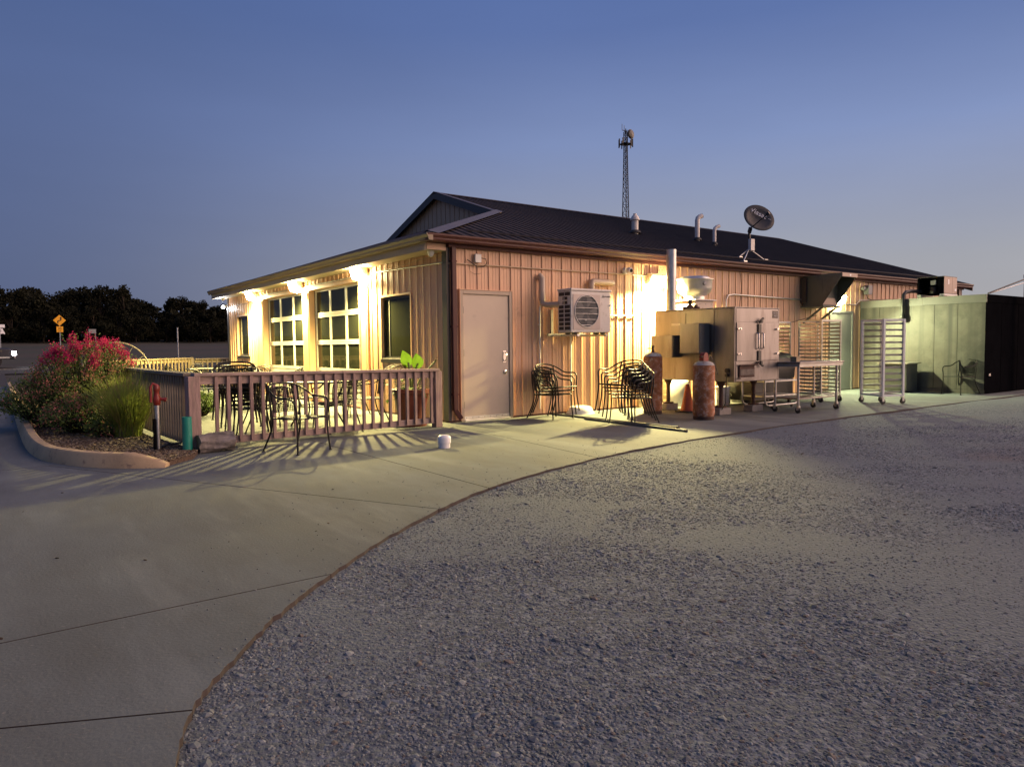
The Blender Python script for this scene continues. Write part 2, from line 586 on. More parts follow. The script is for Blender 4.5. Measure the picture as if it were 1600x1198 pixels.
def gravel_mat(name, base_a, base_b, dust):
    m = bpy.data.materials.new(name)
    m.use_nodes = True
    nt = m.node_tree
    N, L = nt.nodes, nt.links
    b = N['Principled BSDF']
    b.inputs['Roughness'].default_value = .9
    b.inputs['Specular IOR Level'].default_value = .25
    tc = N.new('ShaderNodeTexCoord')
    co = tc.outputs['Object']
    vo = N.new('ShaderNodeTexVoronoi')
    vo.inputs['Scale'].default_value = 42
    L.new(co, vo.inputs['Vector'])
    vo2 = N.new('ShaderNodeTexVoronoi')
    vo2.inputs['Scale'].default_value = 105
    L.new(co, vo2.inputs['Vector'])
    sep = N.new('ShaderNodeSeparateColor')
    L.new(vo.outputs['Color'], sep.inputs[0])
    rp = N.new('ShaderNodeValToRGB')
    e = rp.color_ramp.elements
    e[0].position, e[0].color = .0, (*[c * .72 for c in base_a], 1)
    e[1].position, e[1].color = 1., (*base_b, 1)
    k = e.new(.5)
    k.color = (*base_a, 1)
    L.new(sep.outputs[0], rp.inputs[0])
    # dusty worn patches
    mp = N.new('ShaderNodeMapping')
    mp.inputs['Rotation'].default_value = (0, 0, R(-28))
    mp.inputs['Scale'].default_value = (.45, 1.3, 1)
    L.new(co, mp.inputs[0])
    n = N.new('ShaderNodeTexNoise')
    n.inputs['Scale'].default_value = .75
    n.inputs['Detail'].default_value = 9
    n.inputs['Roughness'].default_value = .68
    L.new(mp.outputs[0], n.inputs['Vector'])
    r = N.new('ShaderNodeMapRange')
    r.inputs['From Min'].default_value, r.inputs['From Max'].default_value = .62, .98
    r.inputs['To Max'].default_value = .74
    at = N.new('ShaderNodeAttribute')
    at.attribute_name = 'dust'
    ad0 = N.new('ShaderNodeMath')
    ad0.operation = 'MULTIPLY_ADD'
    ad0.inputs[1].default_value = .55
    L.new(n.outputs['Fac'], ad0.inputs[0])
    L.new(at.outputs['Fac'], ad0.inputs[2])
    L.new(ad0.outputs[0], r.inputs['Value'])
    x = N.new('ShaderNodeMixRGB')
    x.inputs[2].default_value = (*dust, 1)
    L.new(r.outputs[0], x.inputs[0])
    L.new(rp.outputs[0], x.inputs[1])
    # reddish clay smears
    n2 = N.new('ShaderNodeTexNoise')
    n2.inputs['Scale'].default_value = .38
    n2.inputs['Detail'].default_value = 7
    L.new(co, n2.inputs['Vector'])
    r2 = N.new('ShaderNodeMapRange')
    r2.inputs['From Min'].default_value, r2.inputs['From Max'].default_value = .60, .76
    r2.inputs['To Max'].default_value = .6
    L.new(n2.outputs['Fac'], r2.inputs['Value'])
    x2 = N.new('ShaderNodeMixRGB')
    x2.inputs[2].default_value = (.150, .110, .085, 1)
    L.new(r2.outputs[0], x2.inputs[0])
    L.new(x.outputs[0], x2.inputs[1])
    L.new(x2.outputs[0], b.inputs['Base Color'])
    ad = N.new('ShaderNodeMath')
    ad.operation = 'MULTIPLY_ADD'
    ad.inputs[1].default_value = .45
    L.new(vo2.outputs['Distance'], ad.inputs[0])
    L.new(vo.outputs['Distance'], ad.inputs[2])
    bp = N.new('ShaderNodeBump')
    bp.inputs['Strength'].default_value = .45
    bp.inputs['Distance'].default_value = .012
    bp.invert = True
    L.new(ad.outputs[0], bp.inputs['Height'])
    L.new(bp.outputs[0], b.inputs['Normal'])
    return m


M['gravel'] = gravel_mat('crushed stone gravel', (.108, .125, .138), (.188, .212, .228), (.128, .150, .160))


def gz(x, y):
    """Gravel surface: a little below the slab, with shallow ruts."""
    return -.022 + .010 * math.sin(x * .9 + y * .35) * math.sin(y * .7 - x * .2) + .006 * math.sin(x * 2.7 + 1) * math.sin(y * 2.1)


_vn = {}


def vnoise(u, v):
    i, j = math.floor(u), math.floor(v)
    f, g_ = u - i, v - j
    f, g_ = f * f * (3 - 2 * f), g_ * g_ * (3 - 2 * g_)
    def h(a, b):
        if (a, b) not in _vn:
            _vn[(a, b)] = random.Random(a * 7919 + b * 104729 + 5).random()
        return _vn[(a, b)]
    return (h(i, j) * (1 - f) + h(i + 1, j) * f) * (1 - g_) + (h(i, j + 1) * (1 - f) + h(i + 1, j + 1) * f) * g_


def dust(x, y):
    """0 loose stone .. 1 bare dust: wheel-worn patches drawn out along the traffic direction."""
    u, v = .81 * x - .59 * y, .59 * x + .81 * y
    s = 0
    for k, (fu, fv, w) in enumerate(((.26, .6, .40), (.8, 1.7, .33), (2.0, 3.8, .27))):
        s += w * vnoise(u * fu + 13 * k, v * fv + 7 * k)
    return max(0, min(1, (s - .34) / .36))


mb = MB()
xs = [-60, -40, -25, -15] + [-10 + .25 * i for i in range(161)] + [35, 45, 60, 90]
ys = [-60, -40, -25, -18] + [-14 + .25 * i for i in range(65)]
for y in ys:
    for x in xs:
        mb.v.append((x, y, gz(x, y) if -10 < x < 30 and y > -14 else -.024))
for j in range(len(ys) - 1):
    for i in range(len(xs) - 1):
        a = j * len(xs) + i
        mb.f.append((a, a + 1, a + 1 + len(xs), a + len(xs)))
o = mb.build('gravel_yard', M['gravel'], smooth=180, fix=False)
tag(o, kind='structure')
o.data.attributes.new('dust', 'FLOAT', 'POINT').data.foreach_set('value', [dust(v[0], v[1]) for v in mb.v])

# open land to the horizon
M['grass'] = mat('dry dusk grass land', (.030, .033, .016), .95, 0, .45, .5, .6, 6, spots=((.048, .036, .022), .5, .12), stretch=(.25, 1, 1))
mb = MB()
xs = [-900, -500, -300, -200, -140] + [-100 + 8 * i for i in range(26)] + [140, 200, 300, 500, 900]
ys = [-900, -500, -200, -61, 2, 20, 22, 25, 28, 32, 37, 42, 48, 55, 62, 70, 80, 90, 100, 110, 120, 130, 160, 220, 320, 500, 900]
for y in ys:
    for x in xs:
        mb.v.append((x, y, ter(x, y) - .05 - (.06 if y < 3 else 0)))
for j in range(len(ys) - 1):
    for i in range(len(xs) - 1):
        a = j * len(xs) + i
        mb.f.append((a, a + 1, a + 1 + len(xs), a + len(xs)))
tag(mb.build('field', M['grass'], smooth=180, fix=False), kind='structure')

# asphalt: highway across the view and the lot leading to it
M['asphalt'] = mat('asphalt', (.036, .033, .029), .9, 0, .25, .6, .3, 60, stretch=(.4, 1, 1))
mb = MB()


def strip(mb, x0, x1, ys, dz):
    xs = [x0 + (x1 - x0) * i / 12 for i in range(13)]
    o = len(mb.v)
    for y in ys:
        for x in xs:
            mb.v.append((x, y, ter(x, y) + dz))
    for j in range(len(ys) - 1):
        for i in range(12):
            a = o + j * 13 + i
            mb.f.append((a, a + 1, a + 14, a + 13))


strip(mb, -300, 300, [30.5, 32, 34, 36.5], .004)
tag(mb.build('highway', M['asphalt'], fix=False), kind='structure')
mb = MB()
strip(mb, -160, -5, [56, 60, 64], .004)
tag(mb.build('side_road', mat('worn pale asphalt', (.13, .125, .125), .9, 0, .2, .6), fix=False), kind='structure')
mb = MB()
strip(mb, -40, -5.5, [20.5, 22, 25, 28, 30.49], .002)
tag(mb.build('lot', M['asphalt'], fix=False), kind='structure')
mb = MB()
for x in range(-60, 40, 9):
    strip(mb, x, x + 3, [34.15, 34.3], .012)
tag(mb.build('lane_marking', mat('faded lane paint', (.45, .40, .26), .8, 0, .2, 2), fix=False), kind='structure')


# concrete drive, split along its joints into separate slabs
def clip(poly, a, b, keep):
    """Part of poly on the left (keep=1) or right (-1) of the line a->b."""
    out = []
    nx, ny = -(b[1] - a[1]), b[0] - a[0]
    ln = math.hypot(nx, ny)
    d = [keep * ((p[0] - a[0]) * nx + (p[1] - a[1]) * ny) / ln - .005 for p in poly]
    for i in range(len(poly)):
        j = (i + 1) % len(poly)
        if d[i] >= 0:
            out.append(poly[i])
        if d[i] * d[j] < 0:
            t = d[i] / (d[i] - d[j])
            out.append((poly[i][0] + t * (poly[j][0] - poly[i][0]), poly[i][1] + t * (poly[j][1] - poly[i][1])))
    return out


def area(p):
    return abs(sum(p[i][0] * p[(i + 1) % len(p)][1] - p[(i + 1) % len(p)][0] * p[i][1] for i in range(len(p)))) / 2


drive = thing('concrete_drive', None, None, (-4, -3, 0))
drive['kind'] = 'structure'
north = [(-30.0, -16.0), (-30.0, 20.5), (-5.5, 20.5), (-5.5, 14.0), (24.0, 14.0)]
full = EDGE + north
cells = [full]
J3 = ((-4.8, -2.3), (-3.26, -5.29))
J4 = ((-2.53, -3.19), (-2.51, -4.84))
J5 = ((-.39, -2.27), (-.61, -4.1))
PE = ((-2.39, -.62), (-.60, -.50))
J1 = ((-6.04, -6.30), (-4.62, -6.28))
J2 = ((-6.05, -7.15), (-5.53, -7.40))


def split(cells, line, test=lambda c: True):
    res = []
    for c in cells:
        if test(c):
            for k in (1, -1):
                p = clip(c, line[0], line[1], k)
                if len(p) > 2 and area(p) > .02:
                    res.append(p)
        else:
            res.append(c)
    return res


def cen(c):
    return (sum(p[0] for p in c) / len(c), sum(p[1] for p in c) / len(c))


cells = split(cells, PE)                                   # patio side / drive side
patio = [c for c in cells if max(p[1] for p in c) > 5]
rest = [c for c in cells if c not in patio]
rest = split(rest, J3)
left = [c for c in rest if min(p[0] for p in c) < -20]
right = [c for c in rest if c not in left]
left = split(left, J1)
left = sum([split([c], J2) if min(p[1] for p in c) < -12 else [c] for c in left], [])
left = split(left, ((-9.5, 0), (-9.6, -8)))
right = split(right, J4)
right = sum([split([c], J5) if max(p[0] for p in c) > 0 else [c] for c in right], [])
right = sum([split([c], ((4.0, 0), (4.0, -4))) if max(p[0] for p in c) > 4.5 else [c] for c in right], [])
right = sum([split([c], ((9.0, 0), (9.0, -4))) if max(p[0] for p in c) > 9.5 else [c] for c in right], [])
for c in patio + left + right:
    n = len(c)
    mb = MB().prism(c, -.12, 0)
    o = mb.build('concrete_slab', [M['concrete'], M['slabedge']], drive)
    for p in o.data.polygons:
        if abs(p.normal.z) < .5:
            p.material_index = 1

# ------------------------------------------------------------------ gravel stones (one mass, instanced on points)
def stones(name, pts, m, seed, sub=1, noise=.5, flat=.6):
    """pts: (x, y, z, size). Stones are instanced on the points by geometry nodes."""
    me = bpy.data.meshes.new(name)
    me.from_pydata([p[:3] for p in pts], [], [])
    at = me.attributes.new('size', 'FLOAT', 'POINT')
    at.data.foreach_set('value', [p[3] for p in pts])
    o = bpy.data.objects.new(name, me)
    COL.objects.link(o)
    ng = bpy.data.node_groups.new(name, 'GeometryNodeTree')
    ng.interface.new_socket('Geometry', in_out='INPUT', socket_type='NodeSocketGeometry')
    ng.interface.new_socket('Geometry', in_out='OUTPUT', socket_type='NodeSocketGeometry')
    N, L = ng.nodes, ng.links
    gi, go = N.new('NodeGroupInput'), N.new('NodeGroupOutput')
    join = N.new('GeometryNodeJoinGeometry')
    for k in range(4):
        ico = N.new('GeometryNodeMeshIcoSphere')
        ico.inputs['Radius'].default_value = 1
        ico.inputs['Subdivisions'].default_value = sub + 1
        sp = N.new('GeometryNodeSetPosition')
        pos = N.new('GeometryNodeInputPosition')
        nz = N.new('ShaderNodeTexNoise')
        nz.noise_dimensions = '4D'
        nz.inputs['W'].default_value = seed + k * 3.7
        nz.inputs['Scale'].default_value = .9
        L.new(pos.outputs[0], nz.inputs['Vector'])
        sub_ = N.new('ShaderNodeVectorMath')
        sub_.operation = 'SUBTRACT'
        sub_.inputs[1].default_value = (.5, .5, .5)
        L.new(nz.outputs['Color'], sub_.inputs[0])
        scl = N.new('ShaderNodeVectorMath')
        scl.operation = 'SCALE'
        scl.inputs['Scale'].default_value = noise * 2.4
        L.new(sub_.outputs[0], scl.inputs[0])
        L.new(ico.outputs['Mesh'], sp.inputs['Geometry'])
        L.new(scl.outputs[0], sp.inputs['Offset'])
        sm = N.new('GeometryNodeSetMaterial')
        sm.inputs['Material'].default_value = m
        L.new(sp.outputs[0], sm.inputs['Geometry'])
        tr = N.new('GeometryNodeTransform')
        tr.inputs['Scale'].default_value = (1.0, .7 + .1 * k, flat)
        L.new(sm.outputs[0], tr.inputs['Geometry'])
        L.new(tr.outputs[0], join.inputs[0]) if False else None
        if k == 0:
            gi2 = N.new('GeometryNodeGeometryToInstance')
            first = gi2
        else:
            gi2 = N.new('GeometryNodeGeometryToInstance')
        L.new(tr.outputs[0], gi2.inputs[0])
        L.new(gi2.outputs[0], join.inputs[0])
    ip = N.new('GeometryNodeInstanceOnPoints')
    ip.inputs['Pick Instance'].default_value = True
    L.new(gi.outputs[0], ip.inputs['Points'])
    L.new(join.outputs[0], ip.inputs['Instance'])
    rv = N.new('FunctionNodeRandomValue')
    rv.data_type = 'FLOAT_VECTOR'
    rv.inputs[0].default_value = (-.35, -.35, 0)
    rv.inputs[1].default_value = (.35, .35, 6.283)
    rv.inputs['Seed'].default_value = seed
    L.new(rv.outputs[0], ip.inputs['Rotation'])
    na = N.new('GeometryNodeInputNamedAttribute')
    na.data_type = 'FLOAT'
    na.inputs['Name'].default_value = 'size'
    L.new(na.outputs[0], ip.inputs['Scale'])
    L.new(ip.outputs[0], go.inputs[0])
    md = o.modifiers.new('scatter', 'NODES')
    md.node_group = ng
    o.data.materials.append(m)
    return o


def stone_mat(name, cols):
    m = bpy.data.materials.new(name)
    m.use_nodes = True
    N, L = m.node_tree.nodes, m.node_tree.links
    b = N['Principled BSDF']
    b.inputs['Roughness'].default_value = .85
    b.inputs['Specular IOR Level'].default_value = .3
    oi = N.new('ShaderNodeObjectInfo')
    rp = N.new('ShaderNodeValToRGB')
    rp.color_ramp.interpolation = 'CONSTANT'
    e = rp.color_ramp.elements
    e[0].position, e[0].color = 0, (*cols[0], 1)
    e[1].position, e[1].color = 1 / len(cols), (*cols[1], 1)
    for i, c in enumerate(cols[2:], 2):
        k = e.new(i / len(cols))
        k.color = (*c, 1)
    L.new(oi.outputs['Random'], rp.inputs[0])
    n = N.new('ShaderNodeTexNoise')
    n.inputs['Scale'].default_value = 3
    tc = N.new('ShaderNodeTexCoord')
    L.new(tc.outputs['Object'], n.inputs['Vector'])
    mx = N.new('ShaderNodeMixRGB')
    mx.blend_type = 'MULTIPLY'
    mx.inputs[0].default_value = .22
    L.new(rp.outputs[0], mx.inputs[1])
    L.new(n.outputs['Color'], mx.inputs[2])
    L.new(mx.outputs[0], b.inputs['Base Color'])
    return m


M['stone'] = stone_mat('gravel stone', [(0.133, 0.150, 0.160), (0.172, 0.193, 0.199), (0.103, 0.116, 0.124), (0.215, 0.235, 0.238), (0.150, 0.169, 0.179), (0.181, 0.193, 0.184), (0.125, 0.141, 0.155), (0.249, 0.271, 0.267), (0.159, 0.174, 0.175), (0.146, 0.127, 0.112), (0.133, 0.155, 0.165), (0.107, 0.122, 0.134), (0.189, 0.209, 0.213)])
rng = random.Random(11)
pts = []


def patch(x, y):
    a = math.sin(x * .8 + 1.3 * math.sin(y * .6)) + math.sin(y * 1.1 - .7 * x + 2) + .8 * math.sin(1.9 * x + 2.3 * y)
    return .46 + a * .30


while len(pts) < 115000:
    # denser towards the drive's near end, where single stones can be seen, thinning out across the yard
    r_ = 1.0 + 13.5 * rng.random() ** 1.25
    th = R(rng.uniform(-6, 84))
    x, y = -6.0 + r_ * math.sin(th), -10.1 + r_ * math.cos(th)
    if y > edge_y(x) - .012 or x < -5.95:
        continue
    d_edge = edge_y(x) - y
    k = (1 - dust(x, y)) ** 1.1 * .76 + .20
    if d_edge < .16:
        k = max(k, .8)
    if rng.random() > k:
        continue
    s = rng.choice((.0045, .005, .006, .0065, .0075, .0085, .0105, .013)) * (1 - .4 * dust(x, y)) * (1.35 if d_edge < .12 and rng.random() < .35 else 1)
    if rng.random() < .03:
        s *= 1.9
    if rng.random() < .002:
        s = rng.uniform(.018, .03)
    pts.append((x, y, gz(x, y) - s * .12, s))
tag(stones('gravel', pts, M['stone'], 3, sub=0, noise=.45), kind='stuff')
pts = []
for i in range(320):                                       # loose crumbs on the slab
    x = rng.uniform(-5.4, 1.5)
    y = edge_y(x) + .015 + 1.6 * rng.random() ** 3
    pts.append((x, y, .002, rng.uniform(.0028, .0065)))
tag(stones('loose_gravel', pts, M['stone'], 5, sub=0), kind='stuff')

pts = []
for i in range(70):                                        # dead leaves and bits blown over the drive
    x, y = rng.uniform(-7.5, 3), rng.uniform(-8, -1)
    if y > edge_y(x) + .05:
        pts.append((x, y, .003, rng.uniform(.006, .014)))
M['litter'] = stone_mat('dry leaf litter', [(.03, .022, .016), (.05, .034, .022), (.02, .016, .013), (.09, .07, .05)])
tag(stones('leaf_litter', pts, M['litter'], 15, sub=0, noise=.5, flat=.18), kind='stuff')

# ------------------------------------------------------------------ kerb and planting bed
KERB = [(-4.58, -1.80), (-4.90, -1.60), (-5.20, -1.27), (-5.42, -.84), (-5.60, -.27), (-5.69, .73), (-5.71, 2.36), (-5.70, 5.25), (-5.67, 10.6), (-5.62, 20.4)]


kl = smooth_line(KERB)
mb = MB()
prof = [(0, 0), (.035, .13), (.055, .15), (.13, .155), (.15, .14), (.155, -.05)]   # inwards offset, height
rows = []
for i, (x, y) in enumerate(kl):
    a, b = kl[max(i - 1, 0)], kl[min(i + 1, len(kl) - 1)]
    dx, dy = b[0] - a[0], b[1] - a[1]
    ln = math.hypot(dx, dy)
    nx, ny = dy / ln, -dx / ln                              # towards the bed (east)
    taper = min(1, .25 + i / 5)
    rows.append([(x + nx * u, y + ny * u, z * taper if z > 0 else z) for u, z in prof])
for i, rw in enumerate(rows):
    mb.v += rw
k = len(prof)
for i in range(len(rows) - 1):
    for j in range(k - 1):
        mb.f.append((i * k + j, i * k + j + 1, (i + 1) * k + j + 1, (i + 1) * k + j))
mb.f.append(tuple(range(k)))
mb.f.append(tuple(range((len(rows) - 1) * k, len(rows) * k))[::-1])
o = mb.build('kerb', M['curb'], smooth=40)
tag(o, kind='structure')
# bed of mulch between kerb and patio rail
inner = [r_[-1][:2] for r_ in rows]
bed = inner + [(-4.3, 20.4), (-4.3, 1.0), (-4.12, -.62), (-4.05, -.92), (-4.2, -1.35)]
mb = MB().prism(bed, -.02, .05)
tag(mb.build('mulch_bed', mat('shredded mulch', (.075, .050, .034), .95, 0, .5, 30, .9, 60)), kind='structure')


def inside(p, poly):
    c = False
    for i in range(len(poly)):
        a, b = poly[i], poly[i - 1]
        if (a[1] > p[1]) != (b[1] > p[1]) and p[0] < (b[0] - a[0]) * (p[1] - a[1]) / (b[1] - a[1]) + a[0]:
            c = not c
    return c


pts = []
while len(pts) < 9000:
    y = -1.8 + 11 * rng.random() ** 1.6
    x = rng.uniform(-5.65, -4.0)
    if inside((x, y), bed):
        pts.append((x, y, .055, rng.uniform(.012, .026)))
M['chip'] = stone_mat('mulch chips', [(.16, .12, .075), (.10, .066, .042), (.22, .17, .11), (.075, .05, .035), (.13, .09, .058), (.28, .22, .15)])
tag(stones('mulch_chips', pts, M['chip'], 8, sub=0, noise=.35, flat=.28), kind='stuff')

# ------------------------------------------------------------------ restaurant building
S = .2286                       # rib spacing of the steel siding
LX_, LY = 18.75, 13.14          # length along X (yard side), depth along Y (patio side)
EV = 2.97                       # roof edge height
SL = .3348                      # roof pitch
bld = thing('restaurant_building', 'single storey metal sided building with dark gable roof and lit patio front', 'building', (0, 0, 0))
for n_ in M['siding'].node_tree.nodes:
    if n_.type == 'TEX_COORD':
        n_.object = bld                                     # grime runs on from sheet to sheet
PROF = [(0, 0), (.010, .020), (.034, .020), (.044, 0), (.098, 0), (.102, .0045), (.116, .0045), (.120, 0), (.160, 0), (.164, .0045), (.178, .0045), (.182, 0), (S, 0)]


def prof_clip(ua, ub):
    def h(u):
        for (a, x), (b, y) in zip(PROF, PROF[1:]):
            if a <= u <= b:
                return x + (y - x) * (u - a) / (b - a)
        return 0
    return [(ua, h(ua))] + [p for p in PROF if ua + 1e-5 < p[0] < ub - 1e-5] + [(ub, h(ub))]


_cache = {}


def siding_piece(wall, start, ua, ub, z0, z1):
    key = (wall, round(ua, 4), round(ub, 4), z0, z1)
    if key not in _cache:
        mb = MB()
        p = prof_clip(ua, ub)
        for z in (z0, z1):
            for u, h in p:
                mb.v.append((u, -h, z) if wall == 'front' else (-h, u, z))
        n = len(p)
        for i in range(n - 1):
            mb.f.append((i, i + 1, n + i + 1, n + i) if wall == 'front' else (i + 1, i, n + i, n + i + 1))
        _cache[key] = mb.mesh('siding_panel', M['siding'], fix=False)
    put('siding_panel', _cache[key], bld, (start, 0, 0) if wall == 'front' else (0, start, 0))


def siding(wall, first, length, ztop, openings, z0=.03):
    k = -2
    while True:
        st = first + k * S
        if st > length:
            break
        lo, hi = max(0, -st), min(S, length - st)
        k += 1
        if hi - lo < .004:
            continue
        cuts = sorted({lo, hi} | {min(max(v - st, lo), hi) for o in openings for v in o[:2]})
        for a, b in zip(cuts, cuts[1:]):
            if b - a < .003:
                continue
            mid = st + (a + b) / 2
            z = z0
            for oa, ob, oz0, oz1 in sorted(openings, key=lambda o: o[2]):
                if oa < mid < ob:
                    if oz0 > z + .01:
                        siding_piece(wall, st, a, b, z, oz0)
                    z = oz1
            if ztop > z + .01:
                siding_piece(wall, st, a, b, z, ztop)


DOOR1 = (.213, 1.257, 0, 2.165)
DOOR2 = (11.23, 12.33, 0, 2.05)
W1, W2 = (1.22, 2.41, .97, 2.19), (10.98, 12.12, .97, 2.19)
GD = (2.95, 10.0, 0, 2.60)
siding('front', .357 - .022, LX_, 2.90, [DOOR1, DOOR2])
siding('left', .321 - .022, LY, 2.86, [W1, W2, GD])
MB().box(.22, LX_ - .1, .22, LY - .1, .0, 2.85).build('light_block_core', M['bag'], bld)  # unseen dark box added inside the shell to block light
MB().box(-.012, LX_, -.012, .20, 0, .030).box(-.012, .2, .21, LY, 0, .03).build('base_trim', M['trim_dark'], bld)
MB().box(LX_, LX_ + .02, 0, LY, 0, 2.9).build('end_wall', M['siding'], bld)
MB().box(0, LX_, LY, LY + .02, 0, 2.9).build('back_wall', M['siding'], bld)
# corner trims
MB().box(-.030, .0, -.030, .12, .03, 2.86).box(.0, .03, -.030, -.003, .03, 2.9).build('corner_trim', M['trim_black'], bld)
MB().box(-.030, .0, LY - .1, LY + .03, .03, 2.86).build('corner_trim', M['trim_black'], bld)
MB().box(LX_ - .1, LX_ + .03, -.03, -.003, .03, 2.9).build('corner_trim', M['trim_dark'], bld)

# roof: ribbed panels cut along the hip, then gable beyond
RX, RY, RZ = 3.58, 6.57, 5.27
y0 = -.26
hipx = lambda y: y - .0 if False else (y + .3) - .5


def zroof(y):
    return EV + SL * (y - y0)


rp_mesh = []
PW = S * 3


def roof_panel(x0, x1):
    mb = MB()
    p = []
    k = math.floor(x0 / S) * S
    u = x0
    pts = [x0]
    while k < x1 + S:
        for du, h in ((0, 0), (.012, .02), (.030, .02), (.042, 0)):
            if x0 < k + du < x1:
                pts.append(k + du)
        k += S
    pts.append(x1)
    def h(x):
        u = (x / S - math.floor(x / S)) * S
        return .02 * max(0, min(1, u / .012, (.042 - u) / .012))
    rows = []
    for x in pts:
        yt = RY if x >= 3.7 else min(RY, x + .22)
        if x < 3.7:
            yt = min(yt, 3.92)
        n_ = 5
        rows.append([(x, y0 + (yt - y0) * t, zroof(y0 + (yt - y0) * t) + h(x)) for t in (0, 1)])
    for a in rows:
        mb.v += a
    for i in range(len(rows) - 1):
        mb.f.append((2 * i, 2 * i + 2, 2 * i + 3, 2 * i + 1))
    mb.build('roof_panel', M['roof'], bld, fix=False)


xx = -.5
while xx < 3.7 - .01:
    roof_panel(xx, min(xx + PW, 3.7))
    xx += PW
xx = 3.7
while xx < 18.95 - .01:
    roof_panel(xx, min(xx + PW, 18.95))
    xx += PW
# overhang of the main plane past the gable wall
MB().add([(RX, 3.78, zroof(3.78) + .012), (3.7, 3.78, zroof(3.78) + .012), (3.7, RY, zroof(RY) + .012), (RX, RY, zroof(RY) + .012)], [(0, 1, 2, 3)]).build('roof_overhang', M['roof'], bld)
zb = lambda y: EV + SL * ((2 * RY - y) - y0)
MB().add([(RX, RY, zroof(RY)), (18.95, RY, zroof(RY)), (18.95, 13.4, EV), (RX, 13.4, EV)], [(0, 1, 2, 3)]).build('back_roof', M['roof'], bld)
# patio side skirt roof
mb = MB()
yy = -.26
pts = []
while yy < 13.4:
    pts.append(yy)
    yy += S / 2
rows = []
for i, y in enumerate(pts):
    xt = min(3.75, -.5 + (y - y0), -.5 + (13.4 - y))
    rows.append([(-.5, y, EV + (.02 if i % 2 else 0)), (max(xt, -.49), y, EV + SL * (max(xt, -.49) + .5) + (.02 if i % 2 else 0))])
for a in rows:
    mb.v += a
for i in range(len(rows) - 1):
    mb.f.append((2 * i, 2 * i + 1, 2 * i + 3, 2 * i + 2))
mb.build('skirt_roof', M['roof'], bld)
# gable wall above the skirt roof, with its dark rakes
zg = EV + SL * 4.25
gy0 = 3.75
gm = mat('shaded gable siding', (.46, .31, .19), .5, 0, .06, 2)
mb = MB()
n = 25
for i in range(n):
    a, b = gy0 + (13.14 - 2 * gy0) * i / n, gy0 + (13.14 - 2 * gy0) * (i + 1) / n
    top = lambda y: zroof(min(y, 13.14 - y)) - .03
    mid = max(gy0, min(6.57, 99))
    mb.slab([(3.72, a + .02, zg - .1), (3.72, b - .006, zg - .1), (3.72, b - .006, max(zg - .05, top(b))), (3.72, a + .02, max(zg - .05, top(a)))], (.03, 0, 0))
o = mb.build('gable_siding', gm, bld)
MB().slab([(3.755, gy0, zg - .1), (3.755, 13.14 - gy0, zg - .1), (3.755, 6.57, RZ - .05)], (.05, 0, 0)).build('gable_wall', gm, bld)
for s_ in (1, -1):
    ya, yb = (3.70, RY) if s_ == 1 else (13.14 - 3.70, RY)
    za, zb_ = zroof(3.70) + .022, zroof(RY) + .022
    MB().slab([(RX - .02, ya, za), (RX - .02, yb, zb_), (RX - .02, yb, zb_ - .17), (RX - .02, ya, za - .17)], (.03, 0, 0)).build('rake_trim', M['trim_black'], bld)
    MB().slab([(RX - .02, ya, za + .012), (RX - .02, yb, zb_ + .012), (RX + .13, yb, zb_ + .012), (RX + .13, ya, za + .012)], (0, 0, .008)).build('rake_cap', M['cap'] if s_ == 1 else M['roof'], bld)
# hip flashing and ridge cap
a, b = Vector((-.52, -.30, EV + .03)), Vector((3.74, 3.96, zroof(3.96) + .03))
d = (b - a).normalized()
s1, s2 = Vector((1, 0, 0)), Vector((0, 1, SL))
mb = MB()
for p in (a, b):
    w = .20
    mb.v += [tuple(p + Vector((w, 0, -.0))), tuple(p + Vector((0, 0, .028))), tuple(p + Vector((0, w, 0)))]
mb.f = [(0, 3, 4, 1), (1, 4, 5, 2)]
mb.build('hip_flashing', M['cap'], bld)
MB().slab([(RX - .03, RY - .16, zroof(RY - .16) + .026), (RX - .03, RY, zroof(RY) + .034), (RX - .03, RY + .16, zroof(RY - .16) + .026)], (18.97 - RX, 0, 0)).build('ridge_cap', M['roof'], bld)
# snow guard rail across the lower roof
mb = MB()
gy = .36
mb.add([(.62, gy, zroof(gy) + .035), (18.8, gy, zroof(gy) + .035), (18.8, gy + .05, zroof(gy + .05) + .045), (.62, gy + .05, zroof(gy + .05) + .045), (.62, gy, zroof(gy) + .018), (18.8, gy, zroof(gy) + .018)], [(0, 1, 2, 3), (4, 5, 1, 0)])
mb.build('snow_guard', mat('brown grey guard strip', (.022, .019, .019), .7, 0, .1, 3, spec=.08), bld)
# gutters: K-profile with a rolled lip
def gutter(name, a, b, out):
    a, b, o_ = Vector(a), Vector(b), Vector(out)
    pr = [(0, .10), (0, 0), (.07, 0), (.085, .025), (.085, .045), (.112, .085), (.112, .105), (.104, .105), (.100, .088), (.01, .088)]
    mb = MB()
    mb.slab([tuple(a + o_ * u + Vector((0, 0, z))) for u, z in pr], b - a)
    return mb.build(name, M['gutter'], bld)


